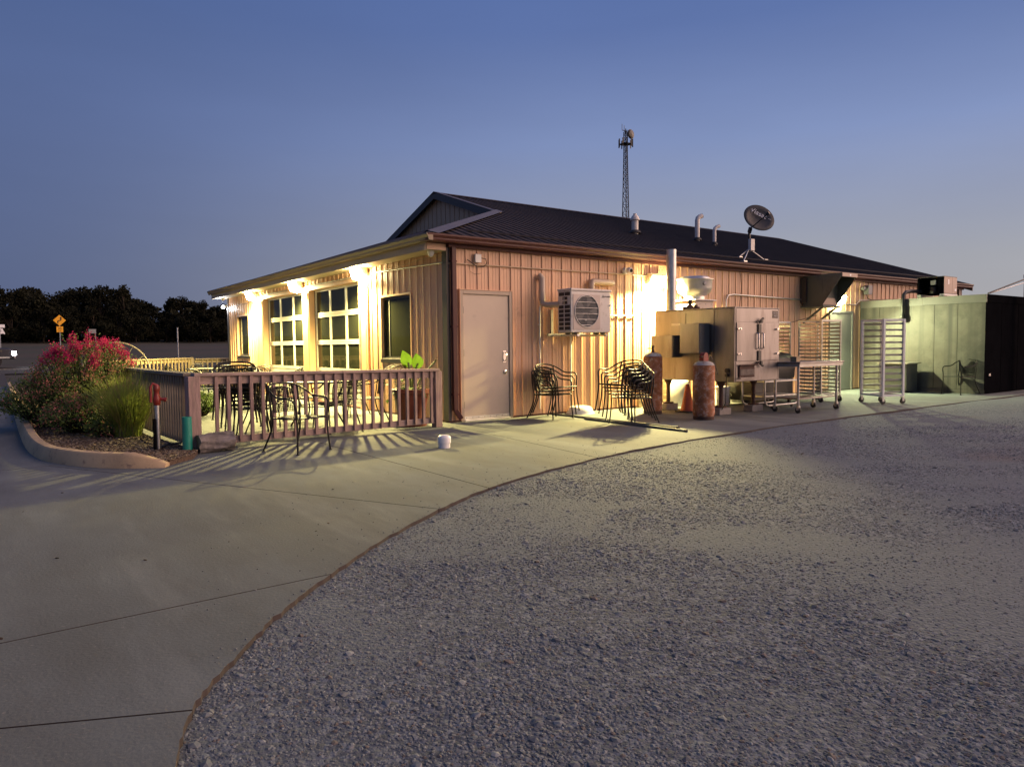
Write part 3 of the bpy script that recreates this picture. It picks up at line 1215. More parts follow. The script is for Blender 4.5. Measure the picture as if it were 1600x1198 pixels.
gutter('gutter', (-.505, -.19, 2.885), (18.95, -.19, 2.885), (0, -1, 0))
MB().box(-.50, 18.9, -.188, -.02, 2.89, 2.958).build('fascia', M['trim_dark'], bld)
MB().box(-.02, 18.75, -.10, -.022, 2.835, 2.888).build('eave_strip', M['trim_dark'], bld)  # dark strip along the wall top below the gutter
M['gutter2'] = mat('brown patio gutter', (.20, .145, .085), .4, 0, .1, 2)
gg = gutter('gutter', (-.42, -.30, 2.885), (-.42, 13.45, 2.885), (-1, 0, 0))
gg.data.materials.clear()
gg.data.materials.append(M['gutter2'])
MB().box(-.418, -.385, -.02, 13.4, 2.765, 2.955).build('fascia', mat('tan fascia', (.36, .28, .18), .45, 0, .08, 3), bld)
MB().box(-.383, -.025, -.02, 13.4, 2.778, 2.79).build('soffit', M['soffit'], bld)
MB().box(-.384, -.035, -.032, -.022, 2.782, 2.884).build('soffit_end', M['siding'], bld)
# brown sheet drip edge above gutter
MB().box(-.53, -.41, -.28, 13.42, 2.99, 3.0).build('drip_edge', M['cap'], bld)
MB().box(-.5, 18.95, -.30, -.19, 2.991, 2.997).build('drip_edge', M['trim_dark'], bld)
# far gable rake
MB().slab([(18.95, -.26, EV + .03), (18.95, RY, zroof(RY) + .03), (18.95, RY, zroof(RY) - .17), (18.95, -.26, EV - .17)], (.03, 0, 0)).build('rake_trim', M['trim_black'], bld)
MB().slab([(LX_ + .02, 0, 2.9), (LX_ + .02, LY, 2.9), (LX_ + .02, RY, RZ - .08)], (.02, 0, 0)).build('end_gable', M['siding'], bld)
# downspout by the corner: drop, elbow kicking out at the foot
mb = MB()
mb.box(.035, .115, -.105, -.035, .20, 2.84)
mb.slab([(.035, -.105, .20), (.035, -.035, .20), (.16, -.06, .06), (.16, -.13, .06)], (0, 0, -.07)) if False else None
mb.bar((.075, -.07, .21), (.17, -.10, .06), .07, .075)
mb.build('downspout', M['gutter'], bld, bevel=.006)
for z in (.45, 1.55, 2.6):
    MB().box(.028, .122, -.108, -.022, z, z + .025).build('strap', M['trim_dark'], bld)
MB().box(LX_ - .35, LX_ - .27, -.105, -.03, .2, 2.84).build('downspout', M['gutter'], bld)

# ---- yard door
MB().box(.213, .270, -.045, .06, 0, 2.165).box(1.200, 1.257, -.045, .06, 0, 2.165).box(.271, 1.199, -.045, .06, 2.10, 2.165).build('door_frame', M['frame_tan'], bld, bevel=.004)
MB().box(.20, .211, -.052, -.005, .03, 2.18).box(1.259, 1.27, -.052, -.005, .03, 2.18).box(.212, 1.258, -.052, -.005, 2.167, 2.18).build('door_trim', M['siding'], bld)
dr = MB().box(.274, 1.196, -.018, .03, .035, 2.096).build('door', M['door'], bld, bevel=.004)
dr['label'] = 'plain tan steel yard door'
MB().box(.272, 1.198, -.024, -.019, .035, .085).build('kick_plate', M['alu'], dr)
kp = MB()
for k in range(8):
    kp.cyl((.32 + .12 * k, -.024, .06), (.32 + .12 * k, -.028, .06), .006, n=8)
kp.build('screw', M['black'], dr)
mb = MB()
mb.box(1.075, 1.135, -.024, -.018, .96, 1.16)
mb.tube(arc(None, .055, -80, 80, 8, lambda c, r, a: (1.105, -.03 - r * math.cos(a) * .9, 1.06 + .075 * math.sin(a))), .009, 8)
mb.build('handle', M['chrome'], dr, smooth=40)
MB().lathe([(.0, -.050), (.022, -.050), (.032, -.044), (.033, -.018)], (1.105, 0, .80), 20, 'Y').build('deadbolt', M['chrome'], dr, smooth=40)
for z in (.22, 1.08, 1.78):
    MB().cyl((.272, -.028, z), (.272, -.028, z + .11), .011, n=10).build('hinge', M['black'], dr)
MB().box(.272, 1.198, -.06, -.0, .0, .03).build('threshold', M['alu'], bld, bevel=.004)
# ---- back yard door under the hood
MB().box(11.23, 11.28, -.04, .04, 0, 2.05).box(12.28, 12.33, -.04, .04, 0, 2.05).box(11.281, 12.279, -.04, .04, 2.0, 2.05).build('door_frame', M['grey'], bld)
d2 = MB().box(11.283, 12.277, -.02, .03, .02, 1.996).build('door', mat('grey door paint', (.24, .245, .225), .45, 0, .06, 2), bld)
d2['label'] = 'grey service door beneath the intake hood'
MB().lathe([(.0, -.07), (.03, -.06), (.03, -.045), (.012, -.035), (.03, -.02)], (11.36, 0, 1.0), 16, 'Y').build('knob', M['chrome'], d2, smooth=40)

# ---- windows of the patio wall
for (a, b, z0, z1) in (W1, W2):
    w = MB().box(-.028, .05, a - .02, a + .012, z0, z1).box(-.028, .05, b - .012, b + .02, z0, z1).box(-.028, .05, a + .013, b - .013, z1 - .02, z1 + .014).build('window', M['siding'], bld)
    MB().box(.03, .07, a + .013, a + .055, z0 + .06, z1 - .022).box(.03, .07, b - .055, b - .013, z0 + .06, z1 - .022).box(.03, .07, a + .056, b - .056, z1 - .065, z1 - .022).box(.03, .07, a + .056, b - .056, z0 + .06, z0 + .10).build('frame', M['black'], w)
    MB().box(-.035, .06, a - .02, b + .02, z0 - .02, z0 + .05).build('sill', M['black'], w, bevel=.004)
    MB().box(-.02, .029, a + .013, b - .013, z0 + .052, z0 + .062).build('sill_edge', M['alu'], w)
    MB().box(.045, .055, a + .056, b - .056, z0 + .101, z1 - .066).build('pane', M['glass'], w)
    MB().box(.032, .042, b - .25, b - .235, z0 + .1, z1 - .066).build('mullion', M['grey'], w)

# ---- two glazed roll-up doors in a boxed-out surround
for a, b in ((2.95, 3.36), (6.10, 6.52), (9.52, 10.0)):
    p = MB().box(-.05, .13, a, b, 0, 2.598).build('pilaster', M['siding'], bld, bevel=.006)
    MB().box(-.062, -.051, a + .05, a + .075, .03, 2.5).build('pilaster_seam', M['siding'], p)
MB().box(-.045, .13, 3.361, 6.099, 2.55, 2.598).box(-.045, .13, 6.521, 9.519, 2.55, 2.598).build('door_header', M['siding'], bld)
MB().box(-.05, -.003, 2.95, 10.0, 2.60, 2.64).build('header_trim', M['siding'], bld)
M['gdoor'] = mat('white aluminium door stiles', (.66, .64, .55), .4, .1, .05, 4)
for a, b in ((3.362, 6.098), (6.522, 9.518)):
    gd = MB()
    cw = [(a + .05 + (b - a - .1) * f0, a + .05 + (b - a - .1) * f1) for f0, f1 in ((.028, .318), (.352, .648), (.682, .972))]
    rows = [(.79, 1.31), (1.41, 1.92), (2.03, 2.50)]
    zs = [.10]
    ya, yb = a + .05, b - .05
    # rails and stiles
    for z0, z1 in ((.72, .79), (1.31, 1.357), (1.363, 1.41), (1.92, 1.972), (1.978, 2.03), (2.50, 2.549)):
        gd.box(.085, .125, ya, yb, z0, z1)
    for z0, z1 in rows:
        ys_ = [ya] + [v for c in cw for v in c] + [yb]
        for i in range(0, len(ys_), 2):
            gd.box(.087, .123, ys_[i], ys_[i + 1], z0 + .0015, z1 - .0015)
    g = gd.build('garage_door', M['gdoor'], bld)
    MB().box(.09, .12, ya, yb, .03, .715).build('bottom_panel', M['gdoor'], g)
    MB().box(.084, .089, ya + .03, (ya + yb) / 2 - .03, .12, .64).box(.084, .089, (ya + yb) / 2 + .03, yb - .03, .12, .64).build('raised_field', M['gdoor'], g)
    MB().box(.10, .11, ya, yb, .0, .03).build('bottom_seal', M['rubber'], g)
    MB().box(.09, .13, b - .049, b - .001, .0, 2.549).box(.09, .13, a + .001, a + .049, 0, 2.549).build('jamb', M['black'], g)
    for z0, z1 in rows:
        for c0, c1 in cw:
            MB().box(.101, .107, c0, c1, z0, z1).build('pane', M['glass'], g)

# ---- conduits, cameras, cables on the walls
def conduit(pts, m=None, r=.012, name='conduit'):
    return MB().tube(pts, r, 8).build(name, m or M['galv'], bld, smooth=50)


M['condtan'] = mat('painted conduit', (.44, .33, .22), .4, .2, .06, 3)
conduit([(.0, -.034, 2.585), (4.6, -.034, 2.60)], M['condtan'])
conduit([(2.9, -.034, 1.80), (4.25, -.034, 1.80)], M['condtan'], .014)
conduit([(-.034, .1, 2.60), (-.034, 2.72, 2.66)], M['galv'])
conduit([(-.075, 3.2, 2.645), (-.075, 6.2, 2.645)], M['galv'])
conduit([(-.075, 6.5, 2.645), (-.075, 9.6, 2.645)], M['galv'])
conduit([(-.034, 10.3, 2.55), (-.034, 12.9, 2.48)], M['condtan'], .008)
conduit([(-.075, 3.25, 2.55), (-.075, 3.25, .1)], M['galv'], .016)
conduit([(-.034, .1, 2.73), (-.1, .8, 2.70), (-.08, 1.7, 2.66), (-.05, 2.6, 2.66)], M['condtan'], .005, 'wire')
MB().box(.50, .62, -.075, -.022, 2.62, 2.76).build('junction_box', M['white'], bld, bevel=.006)
MB().tube([(.62, -.05, 2.70), (.72, -.05, 2.69), (.74, -.05, 2.62), (.68, -.05, 2.56), (.55, -.05, 2.55), (.36, -.04, 2.66)], .007, 6).build('cable', M['cable'], bld)
MB().tube([(.40, -.03, 2.57), (.42, -.03, 2.47), (.52, -.03, 2.43), (.64, -.03, 2.45)], .003, 5).build('cable', M['cable'], bld)

# ------------------------------------------------------------------ wall lamps (lit)
def wall_pack(label, loc, face, group, lens, col, energy, off=.235, size=.055, tilt=.18, cone=164, blend=.6):
    """Boxy wall lamp; face = outward unit vector of the wall."""
    t = thing('wall_lamp', label, 'lamp', loc, group)
    f = Vector(face)
    s = Vector((-f.y, f.x, 0))
    def P(u, v, w):
        return tuple(Vector(loc) + s * u + f * v + Vector((0, 0, w)))
    k = 1.3
    mb = MB()
    q = [P(-.14 * k, 0, -.09 * k), P(-.14 * k, .10 * k, -.05 * k), P(-.14 * k, .135 * k, .04 * k), P(-.14 * k, .09 * k, .10 * k), P(-.14 * k, 0, .10 * k)]
    mb.slab(q, s * .28 * k)
    mb.build('housing', M['frame_tan'], t, bevel=.006)
    mb = MB()
    mb.slab([P(-.155 * k, .01, -.13 * k), P(-.155 * k, .12 * k, -.10 * k), P(-.155 * k, .165 * k, .03 * k), P(-.155 * k, .152 * k, .045 * k), P(-.155 * k, .10 * k, -.06 * k), P(-.155 * k, .01, -.10 * k)], s * .31 * k)
    mb.build('lens', lens, t)
    dv = (f * tilt + Vector((0, 0, -1))).normalized()
    lamp_light(t, P(0, off, -.16), energy, col, size, 'SPOT', (-dv).to_track_quat('Z', 'Y').to_euler(), cone).data.spot_blend = blend
    return t


WP = 'lamps over the patio doors'
wall_pack('lit wall lamp over the pilaster nearest the building corner', (-.055, 3.05, 2.71), (-1, 0, 0), WP, M['lens_warm'], WARM, 2500)
wall_pack('lit wall lamp over the pilaster between the two glazed doors', (-.055, 6.62, 2.71), (-1, 0, 0), WP, M['lens_warm'], WARM, 2500)
wall_pack('lit wall lamp over the far pilaster beside the narrow window', (-.055, 10.15, 2.71), (-1, 0, 0), WP, M['lens_warm'], WARM, 2500)
wall_pack('blazing wall lamp beside the smoker chimney', (4.74, -.03, 2.52), (0, -1, 0), None, M['lens_yard'], (1.0, .80, .30), 3600, cone=174, blend=.42)
wall_pack('greenish lit lamp above the grey service door, half hidden by the intake hood', (11.42, -.03, 2.36), (0, -1, 0), None, M['lens_green'], GREEN, 900, tilt=1.1, cone=136)
t = thing('corner_lamp', 'small white lamp glowing on the far end corner of the patio wall', 'lamp', (-.04, 13.22, 2.52))
MB().cyl((-.03, 13.17, 2.56), (-.09, 13.22, 2.54), .03, n=12).build('bracket', M['white'], t)
MB().lathe([(.0, -.05), (.035, -.04), (.05, 0), (.035, .04), (0, .05)], (-.12, 13.24, 2.52), 14).build('bulb', M['lens_white'], t, smooth=180)
lamp_light(t, (-.2, 13.3, 2.48), 60, (.95, .97, 1), .05)

# cameras and flood heads
def bullet_cam(label, loc, d, dome=False):
    t = thing('security_camera', label, 'camera', loc, 'white security cameras')
    d = Vector(d).normalized()
    p = Vector(loc)
    if dome:
        MB().lathe([(.055, 0), (.055, -.03), (.05, -.04), (.045, -.06), (.025, -.085), (0, -.092)], loc, 18).build('dome', M['pvc'], t, smooth=50)
        MB().lathe([(.06, .0), (.06, .012), (0, .013)], loc, 18).build('mount', M['pvc'], t)
    else:
        MB().cyl(p, p + d * .05, .07, .06, 18).build('mount', M['pvc'], t, smooth=40)
        MB().lathe([(.0, -.062), (.05, -.06), (.06, -.03), (.06, .02), (.045, .03), (0, .03)], tuple(p + d * .11), 18, 'Y').build('housing', M['pvc'], t, smooth=40)
        MB().lathe([(.0, -.012), (.035, -.01), (.035, 0)], tuple(p + d * .11 + Vector((0, -.062, -.005))), 16, 'Y').build('lens', M['glass'], t, smooth=40)
    return t


bullet_cam('round white security camera on the siding left of the chimney lamp', (3.98, -.025, 2.66), (0, -1, 0))
bullet_cam('small white dome camera under the soffit at the near patio corner', (-.21, .15, 2.777), (0, 0, -1), True)
bullet_cam('small white dome camera under the soffit at the far patio corner', (-.21, 12.9, 2.777), (0, 0, -1), True)
t = thing('utility_box', 'grey box with a small camera head on the siding above the cooler', 'box', (12.95, -.03, 2.6))
MB().box(12.86, 13.06, -.16, -.02, 2.50, 2.74).build('housing', M['grey'], t, bevel=.008)
MB().box(12.72, 12.855, -.10, -.03, 2.62, 2.66).build('arm', M['galv'], t)
MB().lathe([(0, -.07), (.045, -.06), (.05, 0), (.04, .03), (0, .035)], (12.68, -.09, 2.65), 14, 'Y').build('camera_head', M['grey'], t, smooth=50)
MB().tube([(12.95, -.06, 2.5), (12.96, -.08, 2.40), (13.2, -.06, 2.36), (14.2, -.05, 2.40), (15.6, -.05, 2.46)], .012, 6).build('cable', M['cable'], t)
MB().tube([(11.95, -.04, 2.22), (12.45, -.04, 2.22), (12.62, -.04, 2.34), (13.1, -.04, 2.36)], .014, 8).build('conduit', M['galv'], t, smooth=50)

# ------------------------------------------------------------------ heat pump outdoor unit on wall brackets
ac = thing('heat_pump_unit', 'beige heat pump outdoor unit with round fan hung on the yard wall', 'air conditioner', (2.45, -.5, 1.46))
AX0, AX1, AY0, AY1, AZ0, AZ1 = 1.985, 2.905, -.75, -.40, 1.46, 2.20
cas = MB()
cas.box(AX0, AX1, AY0 + .004, AY1, AZ0, AZ1 - .03)
cas.build('casing', M['offwhite'], ac, bevel=.012)
MB().box(AX0 - .012, AX1 + .012, AY0 - .012, AY1 + .01, AZ1 - .03, AZ1 + .01).build('lid', M['offwhite'], ac, bevel=.01)
fx, fz, fr = AX0 + .345, (AZ0 + AZ1) / 2 - .005, .275
mb = MB()
mb.box(AX0 + .04, AX0 + .66, AY0 - .006, AY0 + .003, AZ0 + .05, AZ1 - .09)
mb.build('fan_panel', mat('fan grille panel', (.50, .42, .36), .45, 0, .06, 3), ac)
MB().lathe([(fr, -.0085), (fr, -.0075), (0, -.0075)], (fx, AY0, fz), 40, 'Y', caps=False).build('fan_recess', mat('dark fan mesh', (.045, .05, .055), .6, .2, .4, 30, .5, 90), ac)
MB().tube(arc(None, fr, 0, 350, 35, lambda c, r, a: (fx + r * math.cos(a), AY0 - .014, fz + r * math.sin(a))), .008, 6, True).build('fan_ring', M['offwhite'], ac, smooth=180)
mb = MB()
for k in range(-2, 4):
    z = fz - .045 + k * .098
    h = math.sqrt(max(0, fr * fr - (z - fz) ** 2))
    if h > .05:
        mb.tube([(fx - h, AY0 - .016, z), (fx, AY0 - .022, z + .002), (fx + h, AY0 - .016, z)], .004, 6)
mb.build('fan_guard', M['galv'], ac)
mb = MB()
for k in range(5):
    a = 2 * math.pi * k / 5
    mb.add([(fx + .05 * math.cos(a), AY0 - .009, fz + .05 * math.sin(a)), (fx + .25 * math.cos(a - .3), AY0 - .0095, fz + .25 * math.sin(a - .3)), (fx + .25 * math.cos(a + .3), AY0 - .0095, fz + .25 * math.sin(a + .3))], [(0, 1, 2)])
mb.build('fan_blade', mat('fan blade grey', (.07, .075, .08), .5, 0, .1, 4), ac)
MB().box(fx - .06, fx - .01, AY0 - .0245, AY0 - .0235, fz - .165, fz - .13).build('tag_plate', M['grey'], ac)
# left end: grille of square openings
op = MB()
for r_ in range(9):
    for c_ in range(2):
        y_ = AY1 - .03 - c_ * .155
        z_ = AZ0 + .045 + r_ * .073
        if r_ in (6, 7):
            if c_ == 0:
                op.box(AX0 - .006, AX0 + .002, AY0 + .10, AY0 + .22, z_, z_ + .055)
        else:
            op.box(AX0 - .006, AX0 + .002, y_ - .135, y_, z_, z_ + .058)
op.build('coil_opening', mat('condenser coil', (.035, .034, .034), .6, .3, .3, 40), ac)
gr = MB()
for k in range(10):
    gr.box(AX0 - .012, AX0 - .0065, AY0 + .03, AY1 - .01, AZ0 + .030 + k * .073, AZ0 + .042 + k * .073)
gr.box(AX0 - .011, AX0 - .0068, AY0 + .172, AY0 + .186, AZ0 + .043, AZ0 + .60)
gr.build('side_grille', M['offwhite'], ac)
# emblem (three diamonds) and short wordmark
mb = MB()
ex, ez, er = AX0 + .735, AZ1 - .115, .017
for a in (90, 210, 330):
    cx_, cz_ = ex + er * math.cos(R(a)), ez + er * math.sin(R(a))
    mb.slab([(cx_ + er * math.cos(R(a + d_)) * f_, AY0 - .0, cz_ + er * math.sin(R(a + d_)) * f_) for d_, f_ in ((0, 1), (90, .55), (180, 1), (270, .55))], (0, -.003, 0))
mb.build('emblem', M['black'], ac)
text('MITSUBISHI', .036, M['black'], ac, (AX0 + .835, AY0 + .003, AZ1 - .115), (R(90), 0, 0), space=.86)
MB().box(AX1 - .035, AX1 + .006, AY0 - .016, AY0 + .05, AZ0 + .46, AZ0 + .49).build('latch', M['pvc'], ac)
for x in (AX0 + .12, AX1 - .14):
    mb = MB()
    mb.box(x, x + .045, AY0 - .02, -.03, AZ0 - .065, AZ0 - .03)
    mb.box(x, x + .045, -.065, -.03, AZ0 - .064, AZ0 + .42)
    mb.build('bracket', M['galv'], ac)
    MB().box(x - .01, x + .06, AY0 + .06, AY0 + .12, AZ0 - .029, AZ0 - .001).box(x - .01, x + .06, AY1 - .12, AY1 - .06, AZ0 - .029, AZ0 - .001).build('rubber_foot', M['rubber'], ac)
MB().box(AX0 + .02, AX1 - .02, -.10, -.066, AZ0 - .05, AZ0 - .01).build('rail', M['galv'], ac)
# line-set duct covers
M['duct'] = mat('beige duct cover', (.47, .37, .27), .45, 0, .06, 3)
t = thing('line_set_cover', 'beige duct cover turning from the wall into the side of the heat pump', 'duct', (1.9, -.05, 1.9))
MB().tube([(1.86, -.03, 2.42), (1.86, -.08, 2.46), (1.86, -.115, 2.42), (1.86, -.115, 2.02)], .058, 14).build('down_run', M['duct'], t, smooth=50)
MB().tube([(1.86, -.115, 2.10), (1.86, -.115, 1.98), (1.92, -.2, 1.95), (2.02, -.42, 1.95)], .055, 12).build('elbow', M['duct'], t, smooth=50)
MB().tube([(1.86, -.10, 2.02), (1.86, -.045, 1.9), (1.86, -.03, .12)], .015, 8).build('conduit', M['white'], t, smooth=50)
for z in (.7, 1.6):
    MB().box(1.835, 1.885, -.05, -.023, z, z + .02).build('strap', M['white'], t)
t = thing('wall_duct_cover', 'beige duct cover bending out of the siding above the heat pump', 'duct', (3.3, -.05, 2.3))
MB().tube([(3.04, -.10, 2.14), (3.04, -.10, 2.36), (3.06, -.095, 2.40), (3.10, -.09, 2.415), (3.55, -.06, 2.415), (3.64, -.02, 2.415)], .058, 14).build('run', M['duct'], t, smooth=50)
MB().tube([(3.04, -.10, 2.16), (3.0, -.25, 2.02), (2.88, -.5, 2.0)], .05, 12).build('elbow', M['duct'], t, smooth=50)
MB().tube([(2.57, -.05, 1.42), (2.57, -.045, .12)], .016, 8).build('drain_pipe', M['white'], t, smooth=50)

# ------------------------------------------------------------------ smoker: stainless cabinet on legs
sm = thing('smoker_oven', 'large stainless steel smoker cabinet on rusty legs with double doors', 'smoker', (4.85, -1.5, 0))
X0, X1, Y0, Y1, Z0, Z1 = 4.20, 5.47, -2.40, -.60, .585, 1.855
MB().box(X0, X1, Y0, Y1, Z0, Z1).build('cabinet', M['steel'], sm, bevel=.012)
MB().box(X0 - .006, X1 + .006, Y0 - .012, Y1, Z1 + .001, Z1 + .012).build('top_lip', M['steel'], sm)
MB().box(X0 - .003, X0 + .02, Y0 - .006, Y0 + .004, Z0, Z1).box(X1 - .02, X1 + .003, Y0 - .006, Y0 + .004, Z0, Z1).build('corner_angle', M['steel'], sm)
zD0, zD1 = .94, 1.60
cxm = (X0 + X1) / 2 + .03
MB().box(X0 + .035, X1 - .035, Y0 - .010, Y0 - .001, zD1 + .010, Z1 - .02).build('top_panel', M['steel'], sm)
MB().box(X0 + .035, X1 - .035, Y0 - .010, Y0 - .001, Z0 + .015, zD0 - .010).build('bottom_panel', M['steel'], sm)
for (a, b, hx) in ((X0 + .035, cxm - .005, -1), (cxm + .005, X1 - .035, 1)):
    d = MB().box(a, b, Y0 - .022, Y0 - .001, zD0, zD1).build('door', M['steel'], sm, bevel=.004)
    hh = cxm + hx * .07
    mb = MB()
    mb.tube([(hh, Y0 - .022, 1.15), (hh, Y0 - .065, 1.16), (hh, Y0 - .065, 1.41), (hh, Y0 - .022, 1.42)], .012, 8)
    mb.build('handle', M['chrome'], d, smooth=60)
    mb = MB()
    mb.box(hh - .025, hh + .025, Y0 - .027, Y0 - .0225, 1.13, 1.44)
    mb.build('handle_plate', M['steel'], d)
    ex = a + .055 if hx < 0 else b - .055
    for z in (1.06, 1.49):
        mb = MB()
        mb.bar((ex - .045, Y0 - .034, z), (ex + .045, Y0 - .034, z + .012), .03, .024)
        mb.cyl((ex + .02 * -hx, Y0 - .022, z), (ex + .02 * -hx, Y0 - .06, z), .016, n=10)
        mb.build('hinge', M['chrome'], d, smooth=40)
for z, up in ((1.58, 1), (.945, -1)):
    mb = MB()
    mb.box(cxm - .05, cxm + .03, Y0 - .045, Y0 - .0225, z - (.17 if up > 0 else -.0), z + (.0 if up > 0 else .17))
    mb.bar((cxm - .05, Y0 - .05, z + .03 * up), (cxm + .06, Y0 - .06, z + .10 * up), .03, .03)
    mb.cyl((cxm, Y0 - .03, z + .04 * up), (cxm, Y0 - .08, z + .04 * up), .028, n=12)
    mb.build('latch', M['black'], sm)
fb = MB().box(X0 + .10, X0 + .52, Y0 - .035, Y0 - .0105, .665, .865).build('fire_door', M['rustdark'], sm, bevel=.004)
MB().box(X0 + .12, X0 + .50, Y0 - .040, Y0 - .0355, .70, .80).build('ash_slot', mat('scorched steel', (.10, .085, .075), .6, .5, .5, 12), fb)
MB().box(X0 + .08, X0 + .54, Y0 - .075, Y0 - .0105, .640, .660).build('ledge', M['steel'], fb)
MB().tube([(X0 + .09, Y0 - .05, .87), (X0 + .56, Y0 - .05, .875), (X0 + .62, Y0 - .05, .92)], .014, 8).build('rod', M['rustdark'], fb)
pl = MB().box(X1 - .20, X1 - .05, Y0 - .016, Y0 - .0105, 1.685, 1.815).build('badge', mat('brown badge', (.035, .016, .010), .4, 0, .1, 5), sm)
text('SOUTHERN', .026, M['offwhite'], pl, (X1 - .125, Y0 - .017, 1.775), (R(90), 0, 0))
text('PRIDE', .036, M['offwhite'], pl, (X1 - .125, Y0 - .017, 1.725), (R(90), 0, 0))
# side panels, control boxes, cable
MB().box(X0 - .008, X0 - .001, Y0 + .42, Y0 + .425, Z0 + .02, Z1 - .02).build('seam', M['rustdark'], sm)
MB().box(X0 - .010, X0 - .001, Y1 - .75, Y1 - .02, 1.33, 1.80).build('access_panel', M['steel'], sm)
MB().box(X0 - .016, X0 - .0105, Y1 - .62, Y1 - .42, 1.58, 1.62).build('tag_plate', M['alu'], sm)
cb = MB().box(X0 - .28, X0 - .011, Y0 + .52, Y0 + .95, 1.075, 1.60).build('control_box', M['steel'], sm, bevel=.008)
dots = MB()
for k in range(4):
    for c_ in range(2):
        dots.box(X0 - .19 + c_ * .08, X0 - .18 + c_ * .08, Y0 + .517, Y0 + .5205, 1.50 - k * .035, 1.518 - k * .035)
dots.build('indicator', M['pvc'], cb)
MB().box(X0 - .27, X0 - .02, Y0 + .505, Y0 + .519, 1.09, 1.59).build('front_panel', M['sidepanel'], cb)
MB().box(X0 - .25, X0 - .011, Y0 + 1.15, Y0 + 1.66, 1.0, 1.40).build('burner_box', M['steel'], sm, bevel=.008)
MB().box(X0 - .24, X0 - .02, Y0 + 1.135, Y0 + 1.149, 1.01, 1.39).build('burner_plate', M['sidepanel'], sm)
mb = MB()
mb.tube([(X0 - .012, Y0 + .13, .77), (X0 - .03, Y0 + .13, .77), (X0 - .04, Y0 + .13, .6), (X0 - .03, Y0 + .15, .22), (X0 + .05, Y0 + .3, .08), (X0 + .2, Y0 + .7, .10)], .008, 6)
mb.build('cable', M['cable'], sm)
MB().cyl((X0 - .001, Y0 + .13, .78), (X0 - .04, Y0 + .13, .78), .04, n=14).cyl((X0 - .001, Y0 + .13, .70), (X0 - .05, Y0 + .13, .70), .03, n=14).build('socket', M['black'], sm)
for (x, y) in ((4.34, -2.02), (4.42, -.74), (5.30, -2.0), (5.3, -.74)):
    mb = MB()
    mb.cyl((x, y, .145), (x, y, .47), .036, .036, 12)
    mb.cyl((x, y, .47), (x, y, Z0), .036, .085, 12)
    mb.cyl((x, y, .120), (x, y, .145), .10, .10, 14)
    mb.build('leg', M['rustdark'], sm, smooth=40)
    MB().box(x - .16, x + .16, y - .10, y + .10, 0.002, .118).build('block', M['brick'], sm, bevel=.008)
    mb = MB()
# chimney and exhaust fan on top
t = thing('chimney_pipe', 'tall galvanised chimney pipe rising from the back of the smoker', 'chimney', (4.52, -.72, 1.87))
MB().cyl((4.52, -.72, 1.868), (4.52, -.72, 3.03), .093, n=24).build('pipe', M['galv'], t, smooth=40)
MB().cyl((4.52, -.72, 1.8675), (4.52, -.72, 1.95), .10, n=24).build('collar', M['galv'], t, smooth=40)
MB().cyl((4.52, -.72, 2.45), (4.52, -.72, 2.47), .0965, n=24).build('seam_band', M['galv'], t, smooth=40)
t = thing('exhaust_fan', 'white mushroom exhaust fan on a square curb over the smoker', 'fan', (5.24, -.68, 1.87))
MB().box(4.98, 5.50, -.92, -.44, 1.868, 2.075).build('curb', mat('cream fan curb', (.56, .46, .36), .45, 0, .06, 4), t, bevel=.004)
MB().box(4.93, 5.55, -.97, -.39, 2.076, 2.10).build('base_flange', M['offwhite'], t, bevel=.004)
MB().lathe([(.20, 2.10), (.20, 2.17), (.245, 2.20), (.31, 2.25), (.335, 2.33), (.34, 2.48), (.345, 2.49)], (5.24, -.68, 0), 36).build('bowl', M['alu'], t, smooth=40)
MB().lathe([(.37, 2.49), (.37, 2.50), (.30, 2.512), (.28, 2.54), (.25, 2.555), (0, 2.56)], (5.24, -.68, 0), 36).build('cap', M['alu'], t, smooth=40)
MB().lathe([(0, -.352), (.035, -.345), (.04, -.30)], (5.14, -.68, 2.40), 16, 'Y').build('cable_gland', M['grey'], t, smooth=40)
mb = MB()
for k in range(6):
    mb.cyl((5.02 + .085 * k, -.922, 1.93 + .08 * (k % 2)), (5.02 + .085 * k, -.926, 1.93 + .08 * (k % 2)), .008, n=6)
mb.build('screw', M['black'], t)
t = thing('gas_valve', 'blackened gas valve lying on top of the smoker', 'valve', (4.45, -1.25, 1.87))
MB().cyl((4.30, -1.2, 1.90), (4.60, -1.32, 1.90), .028, n=10).build('pipe', M['rustdark'], t)
MB().lathe([(.06, 1.868), (.075, 1.90), (.05, 1.95), (.03, 1.96), (.03, 2.02), (.045, 2.03), (.045, 2.05), (0, 2.05)], (4.43, -1.25, 0), 14).build('body', M['rustdark'], t, smooth=40)
MB().lathe([(.02, 1.9), (.05, 1.91), (.03, 1.97), (0, 1.98)], (4.54, -1.29, 0), 12).build('knob', M['rustdark'], t, smooth=40)

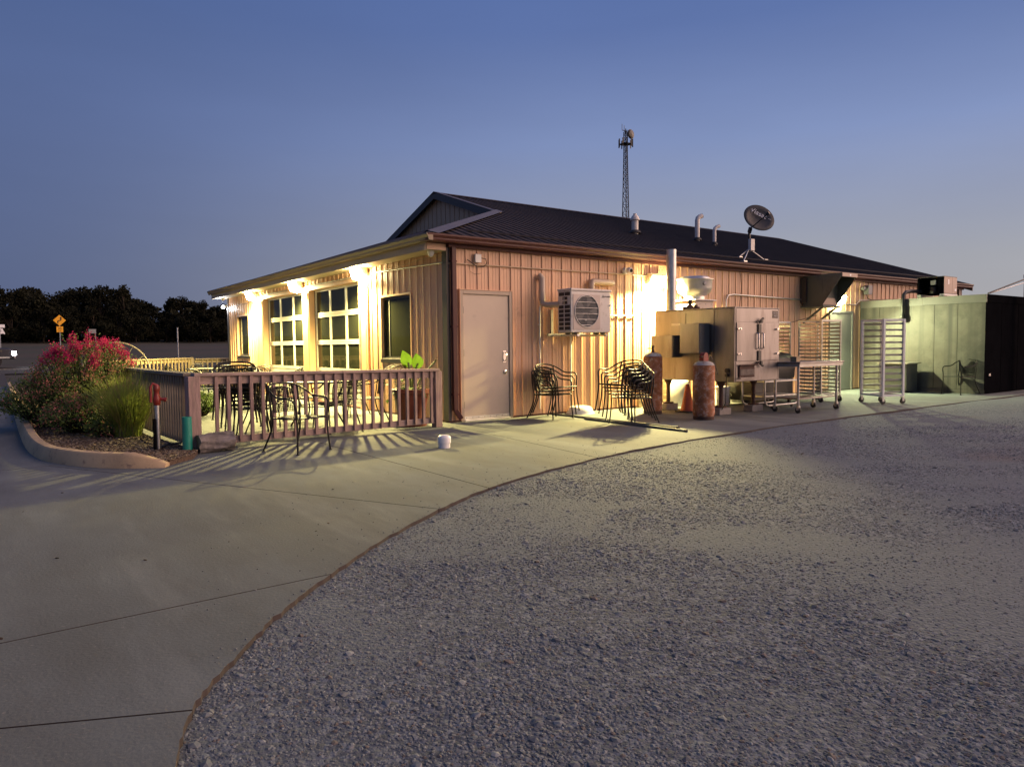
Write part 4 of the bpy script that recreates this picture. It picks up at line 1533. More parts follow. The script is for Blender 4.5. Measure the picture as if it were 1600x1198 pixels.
# ------------------------------------------------------------------ gas cylinders
def gas_cylinder(label, x, y, r, h, bonnet):
    t = thing('gas_cylinder', label, 'gas cylinder', (x, y, 0), 'rusty gas cylinders')
    p = [(r * .93, .0), (r * .96, .015), (r * .965, .055)]
    MB().lathe(p, (x, y, 0), 28).build('foot_ring', M['rustdark'], t, smooth=40)
    q = [(r * .90, .057), (r, .10), (r, .115), (r * 1.008, .12), (r, .125), (r, h * .52), (r * 1.012, h * .525), (r * 1.012, h * .535), (r, h * .54), (r, h - .10)]
    q += [(r * math.cos(R(a)), h - .10 + .095 * math.sin(R(a))) for a in (15, 30, 45, 60, 75, 88)]
    MB().lathe(q, (x, y, 0), 32).build('body', M['rust'], t, smooth=40)
    MB().lathe([(r * .965, h - .065), (r * .80, h - .025), (r * .45, h + .002)], (x, y, .004), 28, caps=False).build('shoulder', M['palecap'], t, smooth=40)
    mb = MB()
    mb.lathe([(.03, h - .01), (.03, h + .05), (.022, h + .055), (.022, h + .10), (.03, h + .105), (.03, h + .13), (0, h + .135)], (x, y, 0), 14)
    mb.cyl((x - .02, y - .01, h + .075), (x - .14, y - .05, h + .082), .013, n=8)
    mb.lathe([(.0, -.0), (.03, .0), (.03, .02), (0, .02)], (x - .14, y - .05, h + .07), 10)
    mb.build('valve', M['rustdark'], t, smooth=40)
    if bonnet:
        b = MB()
        b.slab([(x - .055 + .11 * (.5 - .5 * math.cos(R(a))) if False else x + .06 * math.cos(R(a)), y - .045, h + .045 + .085 * math.sin(R(a)) + .02) for a in range(0, 360, 24)], (0, .09, 0))
        b.box(x - .062, x + .062, y - .044, y + .044, h - .01, h + .06)
        b.build('bonnet', M['redpaint'], t)
        MB().tube([(x + .05, y, h + .07), (x + .12, y - .03, h + .09), (x + .16, y - .06, h + .0), (x + .17, y - .12, h - .13), (x + .175, y - .14, h - .22)], .008, 6).build('hose', M['cable'], t)
    return t


gas_cylinder('dark rusty gas cylinder with open brass valve standing nearer the stacked chairs', 3.58, -1.12, .172, 1.09, False)
gas_cylinder('bright rusty gas cylinder with red valve bonnet and hose in front of the smoker', 3.47, -2.35, .178, .955, True)

# ------------------------------------------------------------------ clutter under and behind the smoker
t = thing('traffic_cone', 'orange traffic cone under the smoker behind the nearer gas cylinder', 'cone', (4.25, -1.35, 0))
MB().box(4.09, 4.41, -1.51, -1.19, 0.001, .03).build('base', M['rubber'], t, bevel=.006)
MB().lathe([(.135, .031), (.12, .05), (.035, .50), (.028, .51), (0, .512)], (4.25, -1.35, 0), 24).build('body', M['orange'], t, smooth=40)
t = thing('plastic_jug', 'tall white plastic drum with rounded top under the smoker', 'drum', (5.2, -.38, 0))
MB().lathe([(.20, 0), (.21, .02), (.21, .44), (.19, .50), (.12, .53), (.05, .54), (.05, .57), (0, .575)], (5.15, -.36, 0), 24).build('body', M['pvc'], t, smooth=40)
MB().tube([(5.05, -.42, .55), (5.08, -.47, .62), (5.2, -.48, .62), (5.24, -.43, .55)], .012, 6).build('handle', M['pvc'], t)
t = thing('bucket', 'white plastic bucket with lid under the smoker', 'bucket', (5.95, -.80, 0))
MB().lathe([(.13, 0), (.135, .01), (.155, .35), (0, .35)], (5.95, -.80, 0), 24).build('body', M['pvc'], t, smooth=40)
MB().lathe([(.163, .335), (.163, .37), (.15, .378), (0, .378)], (5.95, -.80, 0), 24).build('lid', M['pvc'], t, smooth=40)
MB().tube(arc(None, .17, 200, 340, 10, lambda c, r, a: (5.95 + r * math.cos(a), -.80 + .19 * math.sin(a), .28 + .10 * math.sin(a))), .004, 6).build('handle', M['galv'], t)
t = thing('wooden_crate', 'pale wooden pallet crate standing against the wall behind the smoker', 'crate', (4.8, -.2, 0))
for k in range(5):
    MB().box(4.25, 5.6, -.145, -.125, .02 + .11 * k, .105 + .11 * k).build('slat', M['woodpale'], t)
for x in (4.27, 4.9, 5.52):
    MB().box(x, x + .06, -.124, -.06, .0, .56).build('batten', M['woodpale'], t)
t = thing('trash_bin', 'black plastic bin in the shadow behind the smoker', 'bin', (6.75, -.6, 0))
MB().lathe([(.2, 0), (.21, .01), (.25, .62), (.26, .63), (.26, .66), (0, .67)], (6.85, -.62, 0), 24).build('body', M['bag'], t, smooth=40)
MB().lathe([(.27, .665), (.27, .69), (.1, .74), (0, .745)], (6.85, -.62, 0), 24).build('lid', M['bag'], t, smooth=40)
t = thing('basin', 'white upturned plastic basin on the slab between the chair stacks', 'basin', (2.62, -.25, 0))
MB().lathe([(.245, 0), (.25, .012), (.235, .05), (.20, .115), (.16, .135), (0, .14)], (2.62, -.25, .001), 28).build('body', M['pvc'], t, smooth=40)
MB().lathe([(.255, .0), (.262, .006), (.255, .014)], (2.62, -.25, .001), 28).build('rim', M['pvc'], t, smooth=40)
M['poledull'] = mat('dull grey pole paint', (.10, .10, .095), .6, 0, .15, 6)
t = thing('metal_pole', 'long grey metal pole lying on the slab, the longer of two', 'pole', (2.1, -1.4, 0), 'metal poles on the slab')
MB().tube([(2.10, .0 - .05, .018), (2.12, -2.95, .018)], .017, 8).build('tube', M['poledull'], t, smooth=50)
MB().cyl((2.12, -2.95, .018), (2.12, -2.99, .018), .021, n=8).build('end_cap', M['rubber'], t)
t = thing('metal_pole', 'shorter grey metal pole lying on the slab with its end nearest the gravel', 'pole', (1.93, -2.6, 0), 'metal poles on the slab')
MB().tube([(1.97, -1.1, .018), (1.91, -3.28, .018)], .017, 8).build('tube', M['poledull'], t, smooth=50)
MB().cyl((1.91, -3.28, .018), (1.909, -3.32, .018), .021, n=8).build('end_cap', M['rubber'], t)
t = thing('cleanout_cap', 'short white plastic cleanout pipe with domed cap standing on the slab', 'pipe', (-1.53, -2.42, 0))
MB().cyl((-1.53, -2.42, 0), (-1.53, -2.42, .075), .072, n=28).build('pipe', M['pvc'], t, smooth=40)
MB().lathe([(.082, .06), (.083, .12), (.079, .135), (.06, .152), (.03, .16), (0, .162)], (-1.53, -2.42, 0), 28).build('cap', M['pvc'], t, smooth=40)

# ------------------------------------------------------------------ intake hood unit on the wall
t = thing('intake_hood', 'grey green sheet metal air intake unit with slanted hood on the yard wall', 'air unit', (10.3, -.3, 2.1))
HX0, HX1 = 9.97, 10.62
MB().box(HX0, HX1, -.56, -.06, 2.13, 2.84).build('box', M['grayunit'], t, bevel=.006)
MB().box(HX0 - .05, HX1 + .03, -.62, -.03, 2.085, 2.127).build('base_rail', M['grayunit'], t)
MB().box(HX0 - .06, HX0 - .005, -.18, -.025, 2.2, 2.8).build('wall_flange', M['trim_black'], t)
for x in (HX0, HX1 - .012):
    MB().slab([(x, -.562, 2.13), (x, -.562, 2.84), (x, -1.04, 2.84), (x, -1.04, 2.78)], (.012, 0, 0)).build('hood_side', M['grayunit'], t)
MB().box(HX0, HX1, -1.045, -.5, 2.841, 2.853).build('hood_top', M['grayunit'], t)
MB().box(HX0 - .004, HX1 + .004, -1.058, -1.041, 2.765, 2.85).build('hood_flange', M['salmonbox'], t)  # tan instead of grey green: dusk light painted on the flange
MB().box(HX0 + .30, HX0 + .37, -1.062, -1.0585, 2.785, 2.83).build('sticker', M['pvc'], t)
MB().slab([(HX0 + .02, -.575, 2.14), (HX1 - .02, -.575, 2.14), (HX1 - .13, -.575, 2.30), (HX0 + .17, -.575, 2.30)], (0, .012, 0)).build('lit_front_patch', M['salmonbox'], t)  # tan patch shaped like the sunset-lit lower part of the box front
MB().bar((HX0 + .03, -.58, 2.10), (HX0 + .03, -.06, 1.72), .04, .04).build('strut', M['grayunit'], t)
MB().bar((HX1 - .03, -.58, 2.10), (HX1 - .03, -.06, 1.72), .04, .04).build('strut', M['grayunit'], t)
MB().tube([(7.05, -.04, 1.7), (7.05, -.05, 2.20), (7.12, -.05, 2.30), (7.3, -.05, 2.32), (9.9, -.05, 2.28)], .018, 8).build('conduit', M['galv'], t, smooth=50)
MB().tube([(7.55, -.03, 2.85), (7.60, -.04, 2.5), (7.5, -.04, 1.8)], .006, 6).build('cable', M['cable'], t)
MB().tube([(5.6, -.05, 1.9), (7.4, -.05, 1.72), (8.6, -.06, 1.68), (9.6, -.05, 1.74), (10.2, -.3, 1.9)], .008, 6).build('cable', M['cable'], t)
MB().tube([(5.6, -.05, 1.6), (7.0, -.05, 1.28), (8.2, -.06, 1.50), (8.6, -.06, 1.66)], .010, 6).build('cable', M['cable'], t)
MB().tube([(8.35, -.06, 1.75), (8.4, -.10, 1.4), (8.33, -.10, 1.2), (8.42, -.08, .95)], .03, 6).build('hose', M['cable'], t)

# ------------------------------------------------------------------ walk-in cooler with condenser
ck = thing('walk_in_cooler', 'stained grey walk-in cooler box standing out from the yard wall', 'cooler', (13.8, -1.5, 0))
CX0, CX1, CY0, CH = 12.66, 16.4, -3.02, 2.30
MB().box(CX0 + .012, CX1, CY0 + .012, -.05, 0, CH - .02).build('core', M['coolerdark'], ck)
seams = [CY0, -2.42, -1.90, -1.14, -.56, -.05]
for a, b in zip(seams, seams[1:]):
    MB().box(CX0, CX0 + .011, a + .004, b - .004, .10, CH - .17).build('wall_panel', M['cooler'], ck, bevel=.002)
MB().box(CX0 - .006, CX0 + .010, CY0, -.05, .0, .095).build('base_panel', M['cooler'], ck)
MB().box(CX0 - .012, CX0 + .010, CY0 - .012, -1.62, CH - .165, CH + .02).build('flashing', M['coolertrim'], ck)
MB().box(CX0 - .008, CX0 + .010, -1.615, -.05, CH - .17, CH + .012).build('flashing', M['coolertrim'], ck)
MB().box(CX0 + .012, CX1, CY0 - .012, CY0 + .010, CH - .165, CH + .02).build('flashing', M['coolerdark'], ck)
MB().box(CX0 + .012, CX1, CY0 + .011, -.05, CH - .01, CH + .015).build('top', M['coolertrim'], ck)
for a, b in ((CX0 + .0, CX0 + .9), (CX0 + .91, CX0 + 1.9), (CX0 + 1.91, CX1)):
    MB().box(a, b - .01, CY0, CY0 + .011, .02, CH - .17).build('end_panel', M['coolerdark'], ck)
MB().box(CX0 + .14, CX0 + .24, CY0 - .04, CY0 - .001, .42, .48).build('latch', M['chrome'], ck)
t = thing('condenser_unit', 'tan condenser unit with dark open side sitting on the walk-in cooler', 'condenser', (13.5, -1.8, 2.32))
QX0, QX1, QY0, QY1, QZ0, QZ1 = 13.45, 14.17, -1.77, -1.12, 2.44, 2.88
MB().box(QX0 + .45, QX1, QY0 + .012, QY1, QZ0, QZ1 - .02).box(QX0 + .02, QX0 + .45, QY1 - .02, QY1, QZ0, QZ1 - .02).box(QX0 + .02, QX0 + .45, QY0 + .0, QY1, QZ0, QZ0 + .01).build('casing', M['coolerdark'], t)
MB().box(QX0, QX1 + .01, QY0, QY1 + .01, QZ1 - .018, QZ1).build('lid', M['trim_black'], t)
MB().box(QX0, QX0 + .05, QY0 + .013, QY0 + .15, QZ0, QZ1 - .02).box(QX0, QX0 + .05, QY1 - .05, QY1, QZ0, QZ1 - .02).build('side_post', M['coolerdark'], t)
MB().box(QX0, QX0 + .46, QY0, QY0 + .011, QZ0 + .01, QZ1 - .02).build('access_panel', M['salmonbox'], t, bevel=.003)
MB().box(QX0 + .466, QX1, QY0, QY0 + .011, QZ0 + .01, QZ1 - .02).build('access_panel', M['salmonbox'], t, bevel=.003)
MB().box(QX0 + .20, QX0 + .27, QY0 - .004, QY0 - .0005, 2.68, 2.80).box(QX0 + .58, QX0 + .68, QY0 - .004, QY0 - .0005, 2.52, 2.58).build('sticker', M['pvc'], t)
MB().box(QX0 - .01, QX1 + .01, QY0 - .01, QY0 + .1, QZ0 - .05, QZ0 - .002).box(QX0 - .01, QX1 + .01, QY1 - .1, QY1, QZ0 - .05, QZ0 - .002).build('base_rail', M['white'], t)
MB().lathe([(.11, 2.46), (.12, 2.5), (.12, 2.62), (.08, 2.66), (0, 2.67)], (13.64, -1.45, 0), 18).build('compressor', M['black'], t, smooth=40)
MB().box(13.50, 13.54, -1.55, -1.42, 2.68, 2.79).build('control', M['grey'], t)
for (a, b) in ((13.55, -1.70), (14.1, -1.70), (13.55, -1.19), (14.1, -1.19)):
    MB().box(a - .1, a + .1, b - .06, b + .06, CH + .0155, QZ0 - .051).build('block', M['black'], t)
t = thing('insulated_pipe', 'black insulated pipe drooping over the cooler edge below the condenser', 'pipe', (12.9, -1.2, 2.3))
MB().tube([(13.46, -1.2, 2.52), (13.0, -1.18, 2.52), (12.72, -1.18, 2.48), (12.60, -1.18, 2.40), (12.575, -1.18, 2.25), (12.575, -1.18, 1.92)], .045, 10).build('sleeve', M['cable'], t, smooth=60)
MB().lathe([(.05, 1.90), (.065, 1.86), (.065, 1.78), (.04, 1.73), (0, 1.72)], (12.575, -1.18, .03), 14).build('bulb', M['cable'], t, smooth=60)
t = thing('rusty_flue', 'rusty flue pipe standing behind the walk-in cooler', 'flue', (17.8, -2.2, 2.3))
MB().cyl((17.6, -2.2, 0), (17.6, -2.2, 3.02), .10, n=20).build('pipe', mat('rusty flue', (.28, .17, .10), .7, .2, .4, 5, stretch=(3, 3, .5)), t, smooth=40)
MB().cyl((17.6, -2.2, 2.99), (17.6, -2.2, 3.08), .112, n=20).build('rim', M['rustdark'], t, smooth=40)
t = thing('steel_post', 'dark steel post with a sloping brace at the right end of the cooler', 'post', (14.4, -3.35, 0))
MB().box(14.37, 14.50, -3.38, -3.26, 0, 2.75).build('post', M['coolerdark'], t)
MB().tube([(14.40, -3.32, 2.74), (14.2, -3.28, 2.72), (12.75, -3.02, 2.34)], .018, 8).build('brace', M['cable'], t, smooth=60)
MB().tube([(14.40, -3.32, 2.68), (12.76, -3.02, 2.33)], .010, 6).build('wire', M['galv'], t)
t = thing('grease_caddy', 'grey metal cabinet behind the white tray rack', 'cabinet', (11.6, -1.5, 0))
MB().box(11.9, 12.45, -1.62, -.95, .04, .70).build('body', M['grayunit'], t, bevel=.006)
MB().box(11.86, 12.49, -1.68, -.92, .701, .73).build('top', M['galv'], t)
for k in range(3):
    MB().box(11.895, 11.8995, -1.55, -1.02, .08 + .2 * k, .25 + .2 * k).build('drawer', M['grayunit'], t)

# ------------------------------------------------------------------ bakery racks and carts
def caster(mb_w, mb_f, x, y, r=.055):
    mb_w.cyl((x - .016, y, r), (x + .016, y, r), r, n=16)
    mb_f.box(x - .024, x + .024, y - .03, y + .03, 2 * r + .004, 2 * r + .03)
    mb_f.box(x - .023, x - .018, y - .022, y + .022, r, 2 * r + .004)
    mb_f.box(x + .018, x + .023, y - .022, y + .022, r, 2 * r + .004)


def pan_rack(label, loc, rot, w, d, h, n, m, post=.038, ledge=.05, round_top=False, lm=None):
    lm = lm or m
    t = thing('pan_rack', label, 'rack', (0, 0, 0), 'wheeled pan racks')
    z0 = .15
    for sx in (-1, 1):
        for sy in (-1, 1):
            x, y = sx * (w / 2 - post / 2), sy * (d / 2 - post / 2)
            MB().box(x - post / 2, x + post / 2, y - post / 2, y + post / 2, z0, h - (.02 if round_top else 0)).build('post', m, t)
            a, b = MB(), MB()
            caster(a, b, x, y)
            c = b.build('caster', M['galv'], t)
            a.build('wheel', M['rubber'], c, smooth=40)
    fr = MB()
    for z in (z0 + .002, h - .042):
        for sx in (-1, 1):
            x = sx * (w / 2 - post / 2)
            fr.box(x - .016, x + .016, -d / 2 + post + .001, d / 2 - post - .001, z, z + .04)
        for sy in (-1, 1):
            y = sy * (d / 2 - post / 2)
            if not (sy < 0 and z > 1 and False):
                fr.box(-w / 2 + post + .001, w / 2 - post - .001, y - .016, y + .016, z, z + .04)
    fr.build('end_frame', m, t)
    me = MB().box(-.002, ledge, -d / 2 + .01, d / 2 - .01, 0, .004).box(-.004, 0, -d / 2 + .01, d / 2 - .01, -.034, .004).mesh('ledge', lm)
    me2 = MB().box(-ledge, .002, -d / 2 + .01, d / 2 - .01, 0, .004).box(0, .004, -d / 2 + .01, d / 2 - .01, -.034, .004).mesh('ledge', lm)
    for k in range(n):
        z = z0 + .10 + (h - z0 - .18) * k / (n - 1)
        put('ledge', me, t, (-w / 2 + post * .9, 0, z))
        put('ledge', me2, t, (w / 2 - post * .9, 0, z))
    t.location = loc
    t.rotation_euler = (0, 0, R(rot))
    return t


M['rackwhite'] = mat('white oxidised aluminium', (.80, .80, .74), .45, 0, .08, 6)
M['rackgrey'] = mat('dull aluminium', (.42, .41, .38), .42, .6, .15, 5)
M['rackshade'] = mat('shaded white rack ledge', (.20, .20, .19), .5, .3, .12, 6)  # ledges of the white rack, darkened in colour for their backlit shade
# white rack: left-front (8.56,-2.25), right-front (8.32,-2.86)
pan_rack('white pan rack with few wide ledges standing apart in front of the cooler', (8.68, -2.65, 0), -112, .64, .52, 1.70, 12, M['rackwhite'], .045, .06, lm=M['rackshade'])
pan_rack('grey pan rack with many close ledges, the nearer of the pair beside the service door', (8.22, -1.55, 0), -9, .60, .60, 1.72, 19, M['rackgrey'], .03, .035)
pan_rack('grey pan rack with many close ledges half hidden behind its twin', (7.62, -.78, 0), -9, .56, .60, 1.70, 19, M['rackgrey'], .03, .035, True)

M['scuff'] = mat('scuffed tube', (.40, .37, .33), .4, .6, .35, 14)
t = thing('steel_cart', 'stainless steel work cart with worn tube legs right of the smoker', 'cart', (6.1, -2.55, 0))
MB().box(5.42, 6.86, -2.86, -2.24, .875, .905).build('top', M['steel'], t, bevel=.006)
MB().box(5.44, 6.84, -2.84, -2.26, .82, .874).build('apron', M['rackgrey'], t)
MB().box(5.50, 6.74, -2.78, -2.30, .235, .262).build('lower_shelf', M['steel'], t, bevel=.004)
for x, y in ((5.50, -2.32), (5.50, -2.78), (6.74, -2.32), (6.74, -2.78)):
    MB().cyl((x, y, .12), (x, y, .82), .022, n=12).build('leg', M['scuff'], t, smooth=40)
    a, b = MB(), MB()
    caster(a, b, x, y, .05)
    c = b.build('caster', M['galv'], t)
    a.build('wheel', M['rubber'], c, smooth=40)
t = thing('yellow_box', 'small cream box on the end of the steel work cart', 'box', (5.62, -2.62, .906))
MB().box(5.56, 5.68, -2.70, -2.58, .907, .985).build('body', M['woodpale'], t, bevel=.004)
MB().box(5.553, 5.687, -2.707, -2.573, .986, .998).build('lid', M['woodpale'], t)
t = thing('utility_cart', 'lower tube framed utility cart with two shelves behind the work cart', 'cart', (6.3, -1.7, 0))
for y in (-1.95, -1.45):
    MB().tube([(5.72, y, .60), (5.72, y, .16), (5.76, y, .09), (5.84, y, .06), (6.7, y, .06), (6.78, y, .09), (6.82, y, .16), (6.82, y, .60)], .017, 10).build('frame', M['galv'], t, smooth=60)
for z in (.22, .50):
    MB().box(5.74, 6.80, -1.94, -1.46, z, z + .03).build('shelf', M['galv'], t, bevel=.004)
for x in (5.95, 6.6):
    for y in (-1.95, -1.45):
        MB().cyl((x, y - .014, .028), (x, y + .014, .028), .027, n=12).build('wheel', M['rubber'], t, smooth=40)
t = thing('barrel_grill', 'black covered grill behind the work cart', 'grill', (6.9, -1.2, 0))
mb = MB()
pr = [(-.31, .52), (-.34, .80), (-.31, .93), (-.18, 1.02), (0, 1.05), (.18, 1.02), (.31, .93), (.34, .80), (.31, .52)]
mb.slab([(6.15, -1.05 + u, z) for u, z in pr], (1.45, 0, 0))
mb.build('lid', M['black'], t, smooth=40)
MB().box(6.18, 7.57, -1.35, -.75, .10, .515).build('body', M['black'], t)
MB().box(6.14, 7.61, -1.395, -1.385, .79, .82).build('handle', M['galv'], t)
for x in (6.2, 7.5):
    for y in (-1.32, -.78):
        MB().box(x, x + .05, y, y + .05, 0, .099).build('leg', M['black'], t)

# ------------------------------------------------------------------ roof fittings
def vent(label, x, y, h, r, kind):
    z = zroof(y)
    t = thing('roof_vent', label, 'vent pipe', (x, y, z), 'vent pipes on the roof')
    m = M['offwhite']
    if kind == 'cap':
        MB().lathe([(r, -.1), (r, h - .17), (0, h - .17)], (x, y, z), 20).build('pipe', m, t, smooth=40)
        MB().lathe([(r * 1.4, h - .165), (r * 1.4, h - .14), (r * .9, h - .06), (r * .5, h - .03), (r * .5, h), (0, h)], (x, y, z), 20).build('cap', m, t, smooth=40)
    else:
        MB().tube([(x, y, z - .1), (x, y, z + h - .12), (x + .02, y, z + h - .05), (x + .07, y - .02, z + h - .01), (x + .15, y - .04, z + h + .02)], r, 14).build('pipe', m, t, smooth=50)
    MB().lathe([(r * 2.0, -.015), (r * 1.5, .035), (r * 1.05, .06)], (x, y, z + .03), 18, caps=False).build('boot', M['rubber'], t, smooth=40)


vent('white capped vent pipe nearest the radio tower', 7.23, 2.87, .50, .085, 'cap')
vent('taller white hooked vent pipe in the middle of the roof', 9.70, 2.94, .66, .065, 'hook')
vent('shorter white hooked vent pipe beside the taller one', 9.72, 2.38, .50, .048, 'hook')

sd = thing('satellite_dish', 'grey satellite dish on a tripod over the yard eave', 'satellite dish', (8.75, .55, 3.25))
ap = Vector((8.78, .62, 3.50))
for p in ((7.72, .0, zroof(.0) + .02), (9.25, .52, zroof(.52) + .02), (8.30, .55, zroof(.55) + .02)):
    MB().tube([p, tuple(ap)], .012, 8).build('strut', M['galv'], sd)
    MB().box(p[0] - .06, p[0] + .06, p[1] - .06, p[1] + .06, p[2] - .02, p[2] + .01).build('foot', M['galv'], sd)
MB().cyl((ap.x, ap.y, 3.42), (ap.x, ap.y, 3.92), .03, n=12).build('mast', M['black'], sd)
MB().box(ap.x - .08, ap.x + .07, ap.y - .11, ap.y - .031, 3.44, 3.72).build('transmitter', M['offwhite'], sd, bevel=.008)
dn = Vector((-.52, -.80, .30)).normalized()
dc = Vector((8.94, .50, 4.19))
q = dn.to_track_quat('Z', 'Y').to_matrix().to_4x4()
tilt = Matrix.Rotation(R(-32), 4, 'Z')
T = Matrix.Translation(dc) @ q @ tilt
mb = MB()
ring = 28
pr = [(0, 0), (.25, .012), (.5, .048), (.75, .108), (1, .19)]
mb.v.append((0, 0, 0))
for r_, z in pr[1:]:
    for k in range(ring):
        a = 2 * math.pi * k / ring
        mb.v.append((0.37 * r_ * math.cos(a), .31 * r_ * math.sin(a), z * .45))
for k in range(ring):
    mb.f.append((0, 1 + k, 1 + (k + 1) % ring))
    for j in range(3):
        a = 1 + j * ring
        mb.f.append((a + k, a + ring + k, a + ring + (k + 1) % ring, a + (k + 1) % ring))
mb.xf(T)
o = mb.build('reflector', mat('dark grey dish', (.075, .068, .062), .55, 0, .12, 4), sd, smooth=180)
s = o.modifiers.new('thick', 'SOLIDIFY')
s.thickness = .012
MB().tube([tuple(T @ Vector((.37 * math.cos(2 * math.pi * k / 36), .31 * math.sin(2 * math.pi * k / 36), .0855))) for k in range(36)], .009, 6, True).build('rim', M['black'], sd, smooth=180)
MB().tube([tuple(T @ Vector((-.05, -.33, .02))), tuple(T @ Vector((.02, -.17, .18))), tuple(T @ Vector((.10, .0, .36)))], .014, 8).build('feed_arm', M['black'], sd, smooth=60)
MB().bar(tuple(T @ Vector((.09, -.01, .34))), tuple(T @ Vector((.12, .03, .40))), .06, .06).build('feed_horn', M['black'], sd)
MB().bar(tuple(T @ Vector((-.05, -.29, .0))), (ap.x, ap.y, 3.88), .06, .09).build('bracket', M['black'], sd)
lt = text('Viasat', .175, M['pvc'], sd, (0, 0, 0), (0, 0, 0), ext=.001)
Mt = Matrix.Translation(-base(sd)) @ T @ Matrix.Translation((-.06, .11, .068))
lt.matrix_local = Mt
mb = MB()
for k, r_ in enumerate((.008, .010, .013)):
    mb.lathe([(0, .034), (r_, .034), (r_, .036), (0, .036)], (.215 + .03 * k, .11, .034), 10)
mb.xf(T)
mb.build('dot_mark', M['pvc'], sd)

# ------------------------------------------------------------------ radio tower far behind
TX, TY = 0, 0
_d = Vector((math.sin(R(36.01 + 9.05)), math.cos(R(36.01 + 9.05)), 0))
tp = Vector((-6.026, -10.04, 0)) + _d * 146
TZ = ter(tp.x, tp.y)
tw = thing('radio_tower', 'tall lattice radio tower rising beyond the roof', 'tower', (tp.x, tp.y, TZ))
H = 44.6
legs = []
def tr(z):
    return 1.35 - (1.35 - .42) * min(1, z / (H * .82))
for k in range(3):
    a = R(90 + 120 * k + 20)
    pts = [(tp.x + tr(z) * math.cos(a), tp.y + tr(z) * math.sin(a), TZ + z) for z in (0, 12, 24, 36.6, H * .915)]
    MB().tube(pts, .09, 6).build('leg', M['black'], tw)
br = MB()
z = 0
i = 0
while z < H * .90:
    st = 1.9 if z < 30 else 1.2
    for k in range(3):
        a, b = R(110 + 120 * k), R(110 + 120 * (k + 1))
        p0 = (tp.x + tr(z) * math.cos(a), tp.y + tr(z) * math.sin(a), TZ + z)
        p1 = (tp.x + tr(z + st) * math.cos(b), tp.y + tr(z + st) * math.sin(b), TZ + z + st)
        p2 = (tp.x + tr(z) * math.cos(b), tp.y + tr(z) * math.sin(b), TZ + z)
        p3 = (tp.x + tr(z + st) * math.cos(a), tp.y + tr(z + st) * math.sin(a), TZ + z + st)
        br.tube([p0, p1], .042, 4)
        br.tube([p2, p3], .042, 4)
        br.tube([p0, p2], .035, 4)
    z += st
o = br.build('brace', M['black'], tw)
MB().lathe([(1.2, 0), (1.2, .06), (.4, .06)], (tp.x, tp.y, TZ + H * .86), 12).build('platform', M['black'], tw)
for k in range(9):
    a = R(40 * k)
    MB().box(-.11, .11, -.06, .06, -.8, .8).xf(Matrix.Translation((tp.x + 1.35 * math.cos(a), tp.y + 1.35 * math.sin(a), TZ + H * .865)) @ Matrix.Rotation(a, 4, 'Z')).build('antenna', M['black'], tw)
MB().lathe([(0, 0), (.6, .12), (.95, .3)], (tp.x + .9, tp.y - .8, TZ + H * .905), 16, 'Y', caps=False).build('dish', M['black'], tw)
MB().tube([(tp.x, tp.y, TZ + H * .89), (tp.x, tp.y, TZ + H * .928)], .09, 6).tube([(tp.x - 1.0, tp.y, TZ + H * .918), (tp.x + .3, tp.y, TZ + H * .918)], .06, 5).tube([(tp.x - 1.0, tp.y, TZ + H * .918), (tp.x - 1.0, tp.y, TZ + H * .945)], .05, 5).tube([(tp.x - .4, tp.y, TZ + H * .918), (tp.x - .4, tp.y, TZ + H * .940)], .05, 5).build('mast', M['black'], tw)

# ------------------------------------------------------------------ patio rails of stained deck timber
BL = {}


def baluster_mesh(h, m, key):
    if key not in BL:
        BL[key] = MB().box(-.019, .019, -.019, .019, 0, h).mesh('baluster', m)
    return BL[key]


